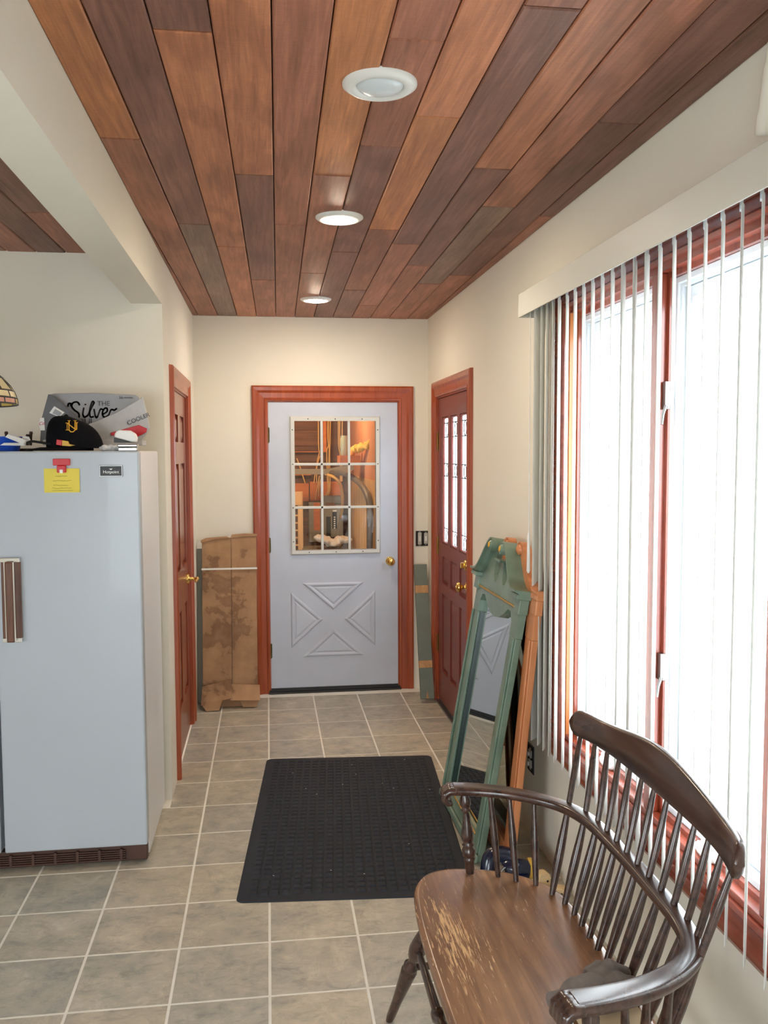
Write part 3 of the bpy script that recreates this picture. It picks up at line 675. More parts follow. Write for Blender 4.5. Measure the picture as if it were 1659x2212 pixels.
# note held by a red magnetic clip
M['paper_y'] = plain('yellow_paper', (232, 214, 92), 0.8, var=0.06, vs=14)
M['ink'] = plain('pencil_ink', (120, 112, 60), 0.8)
M['red'] = plain('red_plastic', (200, 24, 36), 0.35, var=0.05)
nt_ = empty('paper_note', (-0.788, FY0, 1.53), 'yellow handwritten note hanging on the refrigerator door', 'note')
mb = MB(); n = 12
rows = [[(-0.855+0.134*i/n, FY0-0.002-0.005*abs(math.sin(i*0.9+j))*(j/6.0)-0.001, 1.622-0.094*j/6) for i in range(n+1)] for j in range(7)]
vs = [p for r in rows for p in r]; fs = [(j*(n+1)+i, j*(n+1)+i+1, (j+1)*(n+1)+i+1, (j+1)*(n+1)+i) for j in range(6) for i in range(n)]
mb.add(vs, fs, True); mb.add([(x, y+0.0006, z) for x, y, z in vs], fs, True); mb.build('sheet', M['paper_y'], nt_)
wr = MB(); rnd = random.Random(3)
for z, a, b in ((1.592, -0.81, -0.765), (1.574, -0.82, -0.75), (1.556, -0.82, -0.765), (1.545, -0.825, -0.752), (1.536, -0.825, -0.745)):
    x = a; pts = []
    while x < b: pts.append((x, FY0-0.0085, z+rnd.uniform(-0.0022, 0.0022))); x += 0.0022
    wr.tube(pts, 0.0004, 4)
wr.build('handwriting', M['ink'], nt_)
cl = empty('magnet_clip', (-0.787, FY0, 1.61), 'red plastic magnetic clip holding the yellow note', 'clip')
box('bar', (-0.819, -0.755, FY0-0.012, FY0, 1.634, 1.660), M['red'], cl, 0.002)
box('jaw', (-0.804, -0.770, FY0-0.016, FY0-0.002, 1.606, 1.634), M['red'], cl, 0.003)
box('tip', (-0.793, -0.781, FY0-0.018, FY0-0.004, 1.604, 1.618), M['white'], cl, 0.001)
# ------------------------------------------------------------------ things on top of the fridge
M['bag'] = plain('silver_grey_fabric', (158, 160, 164), 0.45, var=0.12, vs=10, bmp=0.15, bs=60)
M['bagd'] = plain('dark_grey_fabric', (98, 100, 104), 0.5, var=0.15, vs=10, bmp=0.15, bs=60)
M['bagl'] = plain('pale_silver_fabric', (186, 186, 186), 0.4, var=0.15, vs=18, bmp=0.15, bs=60)
M['printd'] = plain('dark_grey_print', (74, 76, 82), 0.6)
def fp(px, py, y): return onp(px, py, 1, y)
cb = empty('cooler_bag', (-0.72, 3.99, FZ), 'silver grey folded insulated bag with lettering on top of the refrigerator', 'bag')
def sheet(name, pts_px, y, mat, th=0.012, curve=0.0, lab=None):
    mb = MB(); a = [fp(x, yy, y+(k[0] if k else 0)) for (x, yy, *k) in pts_px]
    return mb.prism(a, (0, th, 0)).build(name, mat, cb, 0.003, label=lab)
sheet('back_panel', [(104, 960), (104, 853), (116, 850), (200, 848.5), (292, 853), (300, 858), (300, 960)], 4.03, M['bag'])
sheet('left_gusset', [(86, 955), (90, 902), (104, 851), (116, 856), (146, 882), (172, 905), (188, 925), (188, 960), (100, 962)], 3.99, M['bagd'], 0.02, lab='dark grey folded side')
sheet('front_flap', [(172, 960), (180, 920), (200, 913), (245, 894), (285, 872), (308, 857), (316, 890), (323, 925), (303, 958)], 3.96, M['bagl'], 0.02, lab='pale front flap')
sheet('base', [(92, 962), (92, 950), (308, 950), (308, 962)], 3.93, M['bagl'], 0.12)
sheet('red_stripe', [(238, 935), (300, 918), (318, 926), (316, 934), (296, 944), (240, 941)], 3.955, M['red'], 0.004)
sheet('white_tag', [(106, 892), (117, 877), (140, 891), (128, 901)], 3.984, M['white'], 0.004)
sheet('tag_bar', [(113, 893), (119, 883), (134, 892), (128, 899)], 3.9825, M['bag'], 0.002)
sheet('red_tag', [(84, 920), (86, 903), (95, 902), (97, 930), (86, 930)], 3.984, M['white'], 0.004)
text('tag_lettering', 'Co', 0.020, frame4(fp(90, 915, 3.983), (1, 0, 0.15), (0, 0, 1)), M['red'], cb, 0.0003, shear=0.3)
text('print_the', 'THE', 0.030, frame4(fp(224, 872, 4.0285), (1, 0, 0), (0, 0, 1)), M['printd'], cb, 0.0008)
text('print_count', '36', 0.018, frame4(fp(261, 859, 4.0285), (1, 0, 0), (0, 0, 1)), M['printd'], cb, 0.0008)
text('print_count_small', '-PACK CANS', 0.007, frame4(fp(277, 859, 4.0285), (1, 0, 0), (0, 0, 1)), M['printd'], cb, 0.0008)
text('print_second_word', 'BUL', 0.036, frame4(fp(188, 911, 4.0285), (1, 0, 0.02), (0, 0, 1)), M['printd'], cb, 0.0008)
text('print_cooler', 'COOLER', 0.026, frame4(fp(299, 905, 3.9585), (1, 0, 0.42), (-0.36, 0, 1)), M['printd'], cb, 0.0008)
def ribbon(name, strokes, wid, y, mat, parent):
    mb = MB()
    for st in strokes:
        pts = crom([(x, yy, 0) for x, yy in st], 6)
        for i in range(len(pts)-1):
            a, b = pts[i], pts[i+1]; d = (b-a)
            if d.length < 1e-6: continue
            d.normalize(); nn = Vector((-d.y, d.x, 0))*wid/2; e = d*wid*0.25
            q = [a-nn-e, a+nn-e, b+nn+e, b-nn+e]
            mb.prism([fp(v.x, v.y, y) for v in q], (0, 0.0012, 0))
    return mb.build(name, mat, parent)
ribbon('print_script', [
    [(172, 875), (167, 868.5), (158, 870), (155, 878), (161, 886), (169, 892), (171, 900), (163, 906), (154, 903), (152, 898)], [(147, 878), (148, 872), (153, 872), (153, 877)],
    [(181, 881), (179, 895), (183, 901), (190, 897)], [(184, 873), (184.5, 874.5)],
    [(190, 897), (198, 880), (203, 870), (199, 868), (194, 885), (195, 900), (202, 900)],
    [(203, 884), (206, 899), (210, 901), (217, 884), (223, 886)],
    [(222, 895), (231, 889), (231, 882), (225, 883), (221, 893), (225, 901), (234, 897), (240, 885), (247, 886), (252, 882)]], 3.6, 4.0285, M['printd'], cb)
# cap
M['cap'] = plain('black_cap_cloth', (12, 13, 18), 0.9, var=0.2, vs=30, bmp=0.1, spec=0.15)
M['gold'] = plain('gold_embroidery', (226, 168, 48), 0.6, var=0.1)
cap = empty('baseball_cap', (-0.77, 3.72, FZ), 'black baseball cap with gold monogram on top of the refrigerator', 'cap')
cx, cy = -0.775, 3.735
mb = MB(); n = 28; rs = []
for i in range(11):
    t = i/10; zz = FZ+0.012+0.132*math.sin(t*PI/2); rr = math.cos(t*PI/2)**0.55
    rs.append([(cx-0.022*t*t+0.112*rr*math.cos(a)*(1.0+0.10*math.cos(a)*(1-t)), cy+0.095*rr*math.sin(a), zz-0.028*max(0, math.cos(a))*t*rr*1.6) for a in [2*PI*j/n for j in range(n)]])
mb.rings(rs, True, True); crown = mb.build('crown', M['cap'], cap)
mb = MB(); up = []; lo = []
for i in range(17):
    a = PI+0.15+(PI-0.3)*i/16; up.append((cx-0.02+0.105*math.cos(a), cy+0.09*math.sin(a), FZ+0.016)); lo.append((cx-0.045+0.135*math.cos(a), cy-0.005+0.135*math.sin(a), FZ+0.006))
vs = up+lo; fs = [(i, i+1, 17+i+1, 17+i) for i in range(16)]
mb.add(vs, fs, True); mb.add([(x, y, z-0.004) for x, y, z in vs], fs, True); mb.build('brim', M['cap'], cap, label='black curved brim')
MB().lathe((cx-0.022, cy, FZ+0.142), (cx-0.022, cy, FZ+0.150), [(0, 0.009), (0.6, 0.007), (1, 0.0)], 10).build('top_button', M['cap'], cap)
# monogram follows the crown front: project strokes onto the crown surface
me = crown.data; bmc = bmesh.new(); bmc.from_mesh(me)
from mathutils.bvhtree import BVHTree
bv = BVHTree.FromBMesh(bmc); off = origin(cap)
def stroke_on_crown(strokes, wid, name):
    mb = MB()
    for st in strokes:
        P = []
        for k in range(len(st)-1):
            for u in range(6):
                t = u/6; px = st[k][0]+(st[k+1][0]-st[k][0])*t; py = st[k][1]+(st[k+1][1]-st[k][1])*t; P.append((px, py))
        P.append(st[-1]); Q = []
        for px, py in P:
            w = fp(px, py, 3.4)-off; h = bv.ray_cast(w, Vector((w+off)-Vector((0, 0, CAM_H))).normalized())
            if h[0] is not None: Q.append(h[0]+off+h[1]*0.0008*(1 if h[1].y < 0 else -1))
        if len(Q) > 1: mb.tube(Q, wid, 6, flat=0.6)
    mb.build(name, M['gold'], cap, label='gold embroidered monogram')
stroke_on_crown([[(149, 909), (149, 929), (153, 933), (158, 933), (162, 929), (162, 909)], [(146, 909), (152, 909)], [(158.5, 909), (165, 909)],
                 [(145, 929), (145, 914), (163, 928), (165.5, 928), (165.5, 913)], [(142, 929), (148, 929)], [(142, 914), (147, 914)], [(162, 913), (168, 913)]], 0.0021, 'monogram')
bmc.free()
# small clutter
M['blue'] = plain('blue_plastic', (28, 84, 200), 0.35)
M['foil'] = plain('clear_crumpled_plastic', (206, 204, 202), 0.2, var=0.2, vs=30)
M['tin'] = plain('shiny_tin', (190, 192, 190), 0.15, 1.0, var=0.3, vs=20)
rd = empty('marker_packet', (-0.76, 3.63, FZ), 'small red and yellow packet lying before the cap', 'packet')
mb = MB(); a = fp(124, 961, 3.62); MB().prism([fp(121, 961, 3.625), fp(122, 949, 3.625), fp(134, 951, 3.625), fp(134, 963, 3.625)], (0, 0.02, 0)).build('red_end', M['red'], rd, 0.002)
M['yel'] = plain('yellow_card', (214, 172, 74), 0.6)
MB().prism([fp(134, 951, 3.625), fp(146, 953, 3.625), fp(148, 959, 3.625), fp(161, 962, 3.625), fp(150, 964, 3.625), fp(134, 963, 3.625)], (0, 0.02, 0)).build('yellow_end', M['yel'], rd, 0.001)
ds = empty('tape_dispenser', (-0.56, 3.66, FZ), 'white rounded plastic case with black underside on the refrigerator edge', 'dispenser')
prof = [(246, 944), (248, 934), (255, 929), (280, 930), (292, 937), (295, 946), (294, 955), (284, 955)]
MB().prism([fp(x, y, 3.64) for x, y in prof], (0, 0.045, 0)).build('shell', M['white'], ds, 0.006)
MB().prism([fp(x, y, 3.645) for x, y in [(246, 945), (284, 955), (292, 956), (246, 956)]], (0, 0.035, 0)).build('underside', M['black'], ds, 0.001)
tn = empty('mint_tin', (-0.52, 3.64, FZ), 'small shiny metal tin at the right corner of the refrigerator top', 'tin')
box('tin_base', (-0.575, -0.502, 3.605, 3.655, FZ, FZ+0.014), M['tin'], tn, 0.003)
box('tin_lid', (-0.577, -0.500, 3.603, 3.657, FZ+0.015, FZ+0.027), M['tin'], tn, 0.004)
mb = MB()
for k in range(6): mb.blob((-0.635+0.016*k+0.006*rnd.random(), 3.64+0.01*rnd.random(), FZ+0.012), (0.022, 0.02, 0.012+0.006*rnd.random()), 8, 5)
remeshed('plastic_wrap', mb, M['foil'], 0.005, None, 1, 0.008, 0.012, label='crumpled clear plastic wrapper between cap and metal tin', cat='wrapper')
rl = empty('paper_sheets', (-0.94, 3.68, FZ), 'crumpled white papers left of the cap on the refrigerator', 'paper')
M['paper'] = plain('white_paper', (224, 222, 218), 0.8, var=0.08, vs=20)
for k, (a, b, c, d) in enumerate([((11, 944), (50, 960), (57, 951), (17, 938)), ((22, 938), (48, 955), (54, 951), (26, 937)), ((44, 955), (68, 956), (62, 944), (50, 942)), ((0, 962), (55, 963), (52, 957), (8, 957))]):
    MB().prism([fp(*q, 3.66+0.012*k) for q in (a, b, c, d)], (0, 0.004, 0.001)).build('sheet', M['paper'], rl)
cu = empty('blue_cup', (-1.02, 3.75, FZ), 'blue plastic tub at the left edge on the refrigerator', 'tub')
MB().lathe((-1.035, 3.76, FZ), (-1.035, 3.76, FZ+0.06), [(0, 0.042), (0.04, 0.046), (0.9, 0.054), (0.92, 0.057), (1, 0.057), (1.0, 0.05), (0.9, 0.048), (0.3, 0.042)], 22).build('tub_wall', M['blue'], cu)
rk = empty('wooden_rack', (-0.93, 3.86, FZ), 'low dark wooden rack with upright pegs behind the papers', 'rack')
M['dkwood'] = wood('dark_rack_wood', (62, 36, 26), (36, 20, 14), (1, 1, 0.1), 30, 0.4)
for px in (14, 59, 66): MB().lathe(fp(px, 962, 3.84), fp(px-1+px*0.03, 932 if px != 59 else 938, 3.84), [(0, 0.006), (0.8, 0.006), (0.85, 0.008), (1, 0.006)], 8).build('peg', M['dkwood'], rk)
MB().box(fp(10, 950, 3.84).x, fp(70, 950, 3.84).x, 3.83, 3.85, FZ, FZ+0.012).build('rail', M['dkwood'], rk, 0.002)
MB().box(fp(10, 950, 3.84).x, fp(33, 950, 3.84).x, 3.835, 3.845, FZ+0.03, FZ+0.04).build('cross_bar', M['dkwood'], rk, 0.002)
ht = MB()
ht.tube(crom([fp(58, 957, 3.64), fp(70, 953.5, 3.65), fp(95, 957, 3.66), fp(110, 959, 3.67)], 5), 0.005, 7)
M['strap'] = plain('black_strap_cloth', (20, 20, 22), 0.8)
ht.build('black_strap', M['strap'], None, label='black strap end trailing left of the cap on the refrigerator', cat='strap')
# stained glass shade at the left picture edge
sh = empty('hanging_lamp', (-0.965, 3.05, 1.78), 'stained glass lamp shade hanging at the left picture edge', 'lamp')
SG = [plain('amber_glass', (206, 176, 92), 0.2), plain('olive_glass', (128, 108, 30), 0.2), plain('pink_glass', (206, 150, 132), 0.2), plain('cream_glass', (232, 216, 168), 0.2)]
scx, scy, stop, srb, sh_ = -1.055, 3.05, 1.99, 0.245, 0.145
def shp(a, t): # t 0 top .. 1 rim
    rr = 0.05+(srb-0.05)*math.sin(t*PI/2)**0.9; zz = stop-sh_*(1-math.cos(t*PI/2))**0.85
    return (scx+rr*math.cos(a), scy+rr*math.sin(a), zz)
NA = 20; bands = [0, 0.3, 0.55, 0.78, 0.9, 1.0]
for b in range(5):
    for k in range(NA):
        a0_, a1_ = 2*PI*(k+0.5*(b % 2))/NA+0.012, 2*PI*(k+1+0.5*(b % 2))/NA-0.012
        t0, t1 = bands[b]+0.012, bands[b+1]-0.012
        q = [shp(a0_, t0), shp((a0_+a1_)/2, t0), shp(a1_, t0), shp(a1_, t1), shp((a0_+a1_)/2, t1), shp(a0_, t1)]
        mb = MB(); mb.add(q, [(0, 1, 4, 5), (1, 2, 3, 4)]); mb.add([(x, y, z-0.003) for x, y, z in q], [(5, 4, 1, 0), (4, 3, 2, 1)])
        mb.build('glass_piece', SG[(k*3+b*2+(k*b) % 3) % 4 if b not in (3,) else 3], sh)
ld = MB()
for t in bands: ld.tube([shp(2*PI*j/40, t) for j in range(41)], 0.0028, 5)
for b in range(5):
    for k in range(NA):
        a = 2*PI*(k+0.5*(b % 2))/NA; ld.tube([shp(a, bands[b]), shp(a, (bands[b]+bands[b+1])/2), shp(a, bands[b+1])], 0.0022, 5)
ld.build('lead_came', M['lead'], sh)
MB().lathe((scx, scy, stop-0.01), (scx, scy, stop+0.05), [(0, 0.055), (0.3, 0.05), (0.6, 0.02), (1, 0.008)], 16).build('shade_cap', M['oldbrass'], sh)
MB().tube([(scx, scy, stop+0.04), (scx, scy, ZC)], 0.004, 6).build('chain', M['oldbrass'], sh)
# ------------------------------------------------------------------ cardboard, grey panel, green board, wall boxes
def card_mat():
    mt, nt, p = nodes('stained_cardboard'); v = coords(nt)
    a = noise(nt, v, 3.2, 6, 0.62, 0.15); b = noise(nt, coords(nt, (1, 1, 0.7)), 7, 4)
    c = ramp(nt, a, [(0.36, lin((150, 114, 84))), (0.44, lin((136, 102, 74))), (0.47, lin((166, 128, 94))), (0.7, lin((182, 144, 106)))])
    c = mixc(nt, 0.5, c, ramp(nt, b, [(0.38, (0.62, 0.6, 0.58, 1)), (0.6, (1.05, 1.05, 1.05, 1))]), 'MULTIPLY')
    nt.links.new(c, p.inputs['Base Color']); p.inputs['Roughness'].default_value = 0.85
    nt.links.new(bump(nt, noise(nt, coords(nt, (1, 1, 8)), 12, 3), 0.15, 0.006), p.inputs['Normal']); return mt
M['card'] = card_mat()
ca = empty('cardboard_box', (-0.25, 5.86, 0), 'flattened water-stained cardboard box leaning left of the grey door', 'cardboard')
def lean(u, v, w=0.0):   # u across (x), v up the slope; leaning on the back wall
    t = 0.17; return (u, 5.845+math.sin(t)*v-math.cos(t)*w, math.cos(t)*v+math.sin(t)*w)
def lpoly(name, pts, w, th, mat, parent, bev=0.0, **k):
    a = [Vector(lean(*q, w)) for q in pts]; d = Vector(lean(0, 0, w+th))-Vector(lean(0, 0, w)); return MB().prism(a, d).build(name, mat, parent, bev, **k)
lpoly('left_panel', [(-0.425, 0.10), (-0.425, 1.10), (-0.30, 1.118), (-0.232, 1.12), (-0.232, 0.09)], 0.0, 0.014, M['card'], ca, 0.004)
lpoly('right_panel', [(-0.230, 0.09), (-0.230, 1.115), (-0.150, 1.128), (-0.062, 1.130), (-0.062, 0.10)], 0.002, 0.016, M['card'], ca, 0.004)
lpoly('top_flap', [(-0.432, 1.102), (-0.40, 1.118), (-0.26, 1.128), (-0.24, 1.118), (-0.34, 1.108), (-0.43, 1.085)], 0.019, 0.008, M['card'], ca, 0.002)
lpoly('top_flap', [(-0.235, 1.115), (-0.225, 1.14), (-0.14, 1.146), (-0.055, 1.142), (-0.058, 1.125), (-0.16, 1.122)], 0.019, 0.007, M['card'], ca, 0.002)
M['strapw'] = plain('white_strap', (226, 226, 220), 0.4, var=0.03)
lpoly('strap', [(-0.428, 0.902), (-0.428, 0.914), (-0.058, 0.914), (-0.058, 0.902)], 0.0285, 0.002, M['strapw'], ca, label='white packing strap')
def flap(pts, name='bottom_flap'):
    mb = MB(); a = [Vector(p) for p in pts]; n_ = (a[1]-a[0]).cross(a[2]-a[0]).normalized()*0.006; mb.prism(a, n_).build(name, M['card'], ca, 0.001)
flap([(-0.425, 5.815, 0.14), (-0.235, 5.815, 0.185), (-0.232, 5.745, 0.075), (-0.430, 5.735, 0.035)])
flap([(-0.430, 5.74, 0.045), (-0.290, 5.74, 0.068), (-0.312, 5.715, 0.006), (-0.395, 5.71, 0.004)])
flap([(-0.240, 5.82, 0.150), (-0.050, 5.82, 0.138), (-0.048, 5.74, 0.055), (-0.240, 5.745, 0.062)])
flap([(-0.180, 5.78, 0.05), (-0.055, 5.78, 0.045), (-0.07, 5.765, 0.004), (-0.16, 5.765, 0.006)])
flap([(-0.42, 5.83, 0.11), (-0.07, 5.83, 0.11), (-0.07, 5.80, 0.004), (-0.42, 5.80, 0.004)], 'inner_base')
M['greypanel'] = plain('grey_sheet_panel', (150, 150, 142), 0.6, var=0.1)
gp = empty('grey_panel', (-0.445, 5.98, 0), 'narrow grey sheet standing in the corner behind the cardboard', 'panel')
MB().prism([(-0.463, 5.93, 0.0), (-0.40, 5.93, 0.0), (-0.40, 6.07, 1.07), (-0.463, 6.07, 1.07)], (0, 0.008, 0)).build('sheet', M['greypanel'], gp)
MB().prism([(-0.463, 6.062, 1.03), (-0.40, 6.062, 1.03), (-0.40, 6.068, 1.08), (-0.463, 6.068, 1.08)], (0, -0.006, 0)).build('pale_top_edge', M['strapw'], gp)
M['greenpaint'] = plain('faded_green_paint', (114, 123, 112), 0.7, var=0.2, vs=8, bmp=0.05)
M['rawwood'] = wood('bare_pine', (196, 152, 104), (156, 112, 70), (1, 1, 0.1), 24, 0.7)
gb = empty('green_board', (1.06, 5.73, 0), 'green painted wooden board with bare bands leaning right of the grey door', 'board')
def gl(u, v, w=0.0):
    t = 0.40; bx, by = 1.062, 5.715
    d = Vector((0.012, 0.335, 0.86)).normalized(); nrm = Vector((0, -0.86, 0.335)).normalized()
    return Vector((bx+u, by, 0.022))+d*v+nrm*w
def gseg(v0, v1, mat, nm, e=0.0):
    h = 0.0445+e; MB().prism([gl(-h, v0), gl(h, v0), gl(h, v1), gl(-h, v1)], gl(0, 0, 0.036+e)-gl(0, 0)).build(nm, mat, gb, 0.002)
gseg(0.0, 0.205, M['greenpaint'], 'lower_length'); gseg(0.205, 0.255, M['rawwood'], 'bare_band'); gseg(0.255, 0.72, M['greenpaint'], 'middle_length')
gseg(0.72, 0.775, M['rawwood'], 'bare_band'); gseg(0.775, 0.925, M['greenpaint'], 'upper_length')
MB().prism([gl(-0.012, 0.002, 0.0365), gl(0.008, 0.002, 0.0365), gl(0.0, 0.055, 0.0365)], gl(0, 0, 0.0015)-gl(0, 0)).build('chipped_spot', M['rawwood'], gb)
M['hole'] = plain('cavity_shade', (40, 36, 32), 0.9)  # the shade inside open holes is put into this flat colour
M['device'] = plain('pale_grey_plastic', (186, 184, 176), 0.45)
def wallbox(F, s, z, w, h, devs, label, cat, holew=0.045, rot=False):
    r = empty(cat.replace(' ', '_'), F(s, z, 0), label, cat)
    mb = MB(); fbox(mb, F, s-w/2, s+w/2, z-h/2, z+h/2, 0.0008, 0.002); mb.build('box_shade_plate', M['hole'], r)  # flat dark plate on the wall stands for the shade inside the box
    sweep(F, s-w/2, s+w/2, z-h/2, z+h/2, [(0, 0.0), (0, 0.006), (0.003, 0.004), (0.004, 0.0)], True).build('box_rim', M['dark'], r)
    for ds_ in devs:
        c, zc, dw, dh = ds_
        mb = MB(); fbox(mb, F, c-dw/2, c+dw/2, zc-dh/2, zc+dh/2, 0.002, 0.010); d = mb.build('device_body', M['device'], r, 0.002)
        mb = MB(); fbox(mb, F, c-dw*0.2, c+dw*0.2, zc-dh*0.22, zc+dh*0.22, 0.010, 0.019); mb.build('toggle', M['white'], d, 0.002)
        for e in (-1, 1):
            mb = MB(); fbox(mb, F, c-dw*0.3, c+dw*0.3, zc+e*dh*0.5-0.003, zc+e*dh*0.5+0.009*e, 0.004, 0.006); mb.build('mount_ear', M['steel'], d)
sp_ = onp(913, 1163, 1, YB)
wallbox(Fb, sp_.x, sp_.z, 0.092, 0.10, [(sp_.x-0.022, sp_.z, 0.026, 0.085), (sp_.x+0.022, sp_.z, 0.026, 0.075)], 'two wall switches without a cover plate right of the grey door', 'light switch')
op_ = onp(1148, 1638, 0, XR)
wallbox(Fr, op_.y, op_.z, 0.075, 0.115, [(op_.y, op_.z+0.022, 0.034, 0.034), (op_.y, op_.z-0.022, 0.034, 0.034)], 'wall outlet without a cover plate below the window end', 'outlet')
wb_ = empty('wall_fitting', (XR-0.02, 1.80, 2.37), 'cream wall fitting above the valance at the right picture edge', 'fitting')
MB().tube(crom([(XR-0.02, 1.855, 2.575), (XR-0.022, 1.86, 2.52), (XR-0.024, 1.875, 2.42), (XR-0.02, 1.885, 2.385)], 4), [0.016]*4+[0.019]*4+[0.022]*4+[0.016], 12).build('cover', M['wall'], wb_)
MB().box(XR-0.022, XR, 1.76, 1.86, 2.385, 2.59).build('back_plate', M['wall'], wb_, 0.01)
# ------------------------------------------------------------------ door mat
M['mat'] = plain('black_mat_rubber', (42, 46, 54), 0.9, var=0.25, vs=40, bmp=0.5, bs=500)
mt_ = empty('door_mat', (0.35, 3.95, 0), 'black waffle-textured rubber-backed door mat on the tiled floor', 'mat')
ma = -0.078; mo = Vector((-0.128, 3.222, 0)); mw, ml = 0.905, 1.545
def mp(u, v, z=0.0):
    return Vector((mo.x+u*math.cos(ma)-v*math.sin(ma), mo.y+u*math.sin(ma)+v*math.cos(ma), z))
def rrect(e, r=0.03, n=5):
    out = []
    for (cx_, cy_, a) in ((mw-e-r, ml-e-r, 0), (e+r, ml-e-r, PI/2), (e+r, e+r, PI), (mw-e-r, e+r, 1.5*PI)):
        for k in range(n+1): out.append((cx_+r*math.cos(a+PI/2*k/n), cy_+r*math.sin(a+PI/2*k/n)))
    return out
r0 = [mp(u, v, 0.0005) for u, v in rrect(0)]; r1_ = [mp(u, v, 0.004) for u, v in rrect(0.004)]; r2_ = [mp(u, v, 0.005) for u, v in rrect(0.03)]
MB().rings([r0, r1_, r2_], True, False).build('backing', M['mat'], mt_, label='plain rubber border')
pile = MB(); nu, nv = 20, 36; pu, pv = (mw-0.08)/nu, (ml-0.08)/nv
for i in range(nu):
    for j in range(nv):
        u0 = 0.04+pu*i; v0 = 0.04+pv*j
        f = rnd.uniform(0.07, 0.12); jt = 0.5 if (i//2+j//2) % 2 else 0.25
        b_ = [(u0+pu*f, v0+pv*f), (u0+pu*(1-f), v0+pv*f), (u0+pu*(1-f), v0+pv*(1-f)), (u0+pu*f, v0+pv*(1-f))]
        tcx, tcy = u0+pu/2, v0+pv/2; hz = 0.0105+rnd.uniform(-0.0012, 0.0012)
        tt = [(tcx+(a-tcx)*0.66, tcy+(b-tcy)*0.66) for a, b in b_]
        pile.add([mp(a, b, 0.0048) for a, b in b_]+[mp(a, b, hz) for a, b in tt], [(4, 5, 6, 7)]+[(k, (k+1) % 4, 4+(k+1) % 4, 4+k) for k in range(4)])
pile.build('waffle_pile', M['mat'], mt_, kind='stuff')
lint = MB()
for k in range(14):
    u, v = rnd.uniform(0.06, mw-0.06), rnd.uniform(0.06, ml-0.06); p_ = mp(u, v, 0.0125); a = rnd.uniform(0, 3)
    lint.tube([p_, p_+Vector((math.cos(a)*0.006, math.sin(a)*0.006, 0.0005))], 0.0009, 5)
lint.build('lint_specks', M['paper'], mt_, kind='stuff')
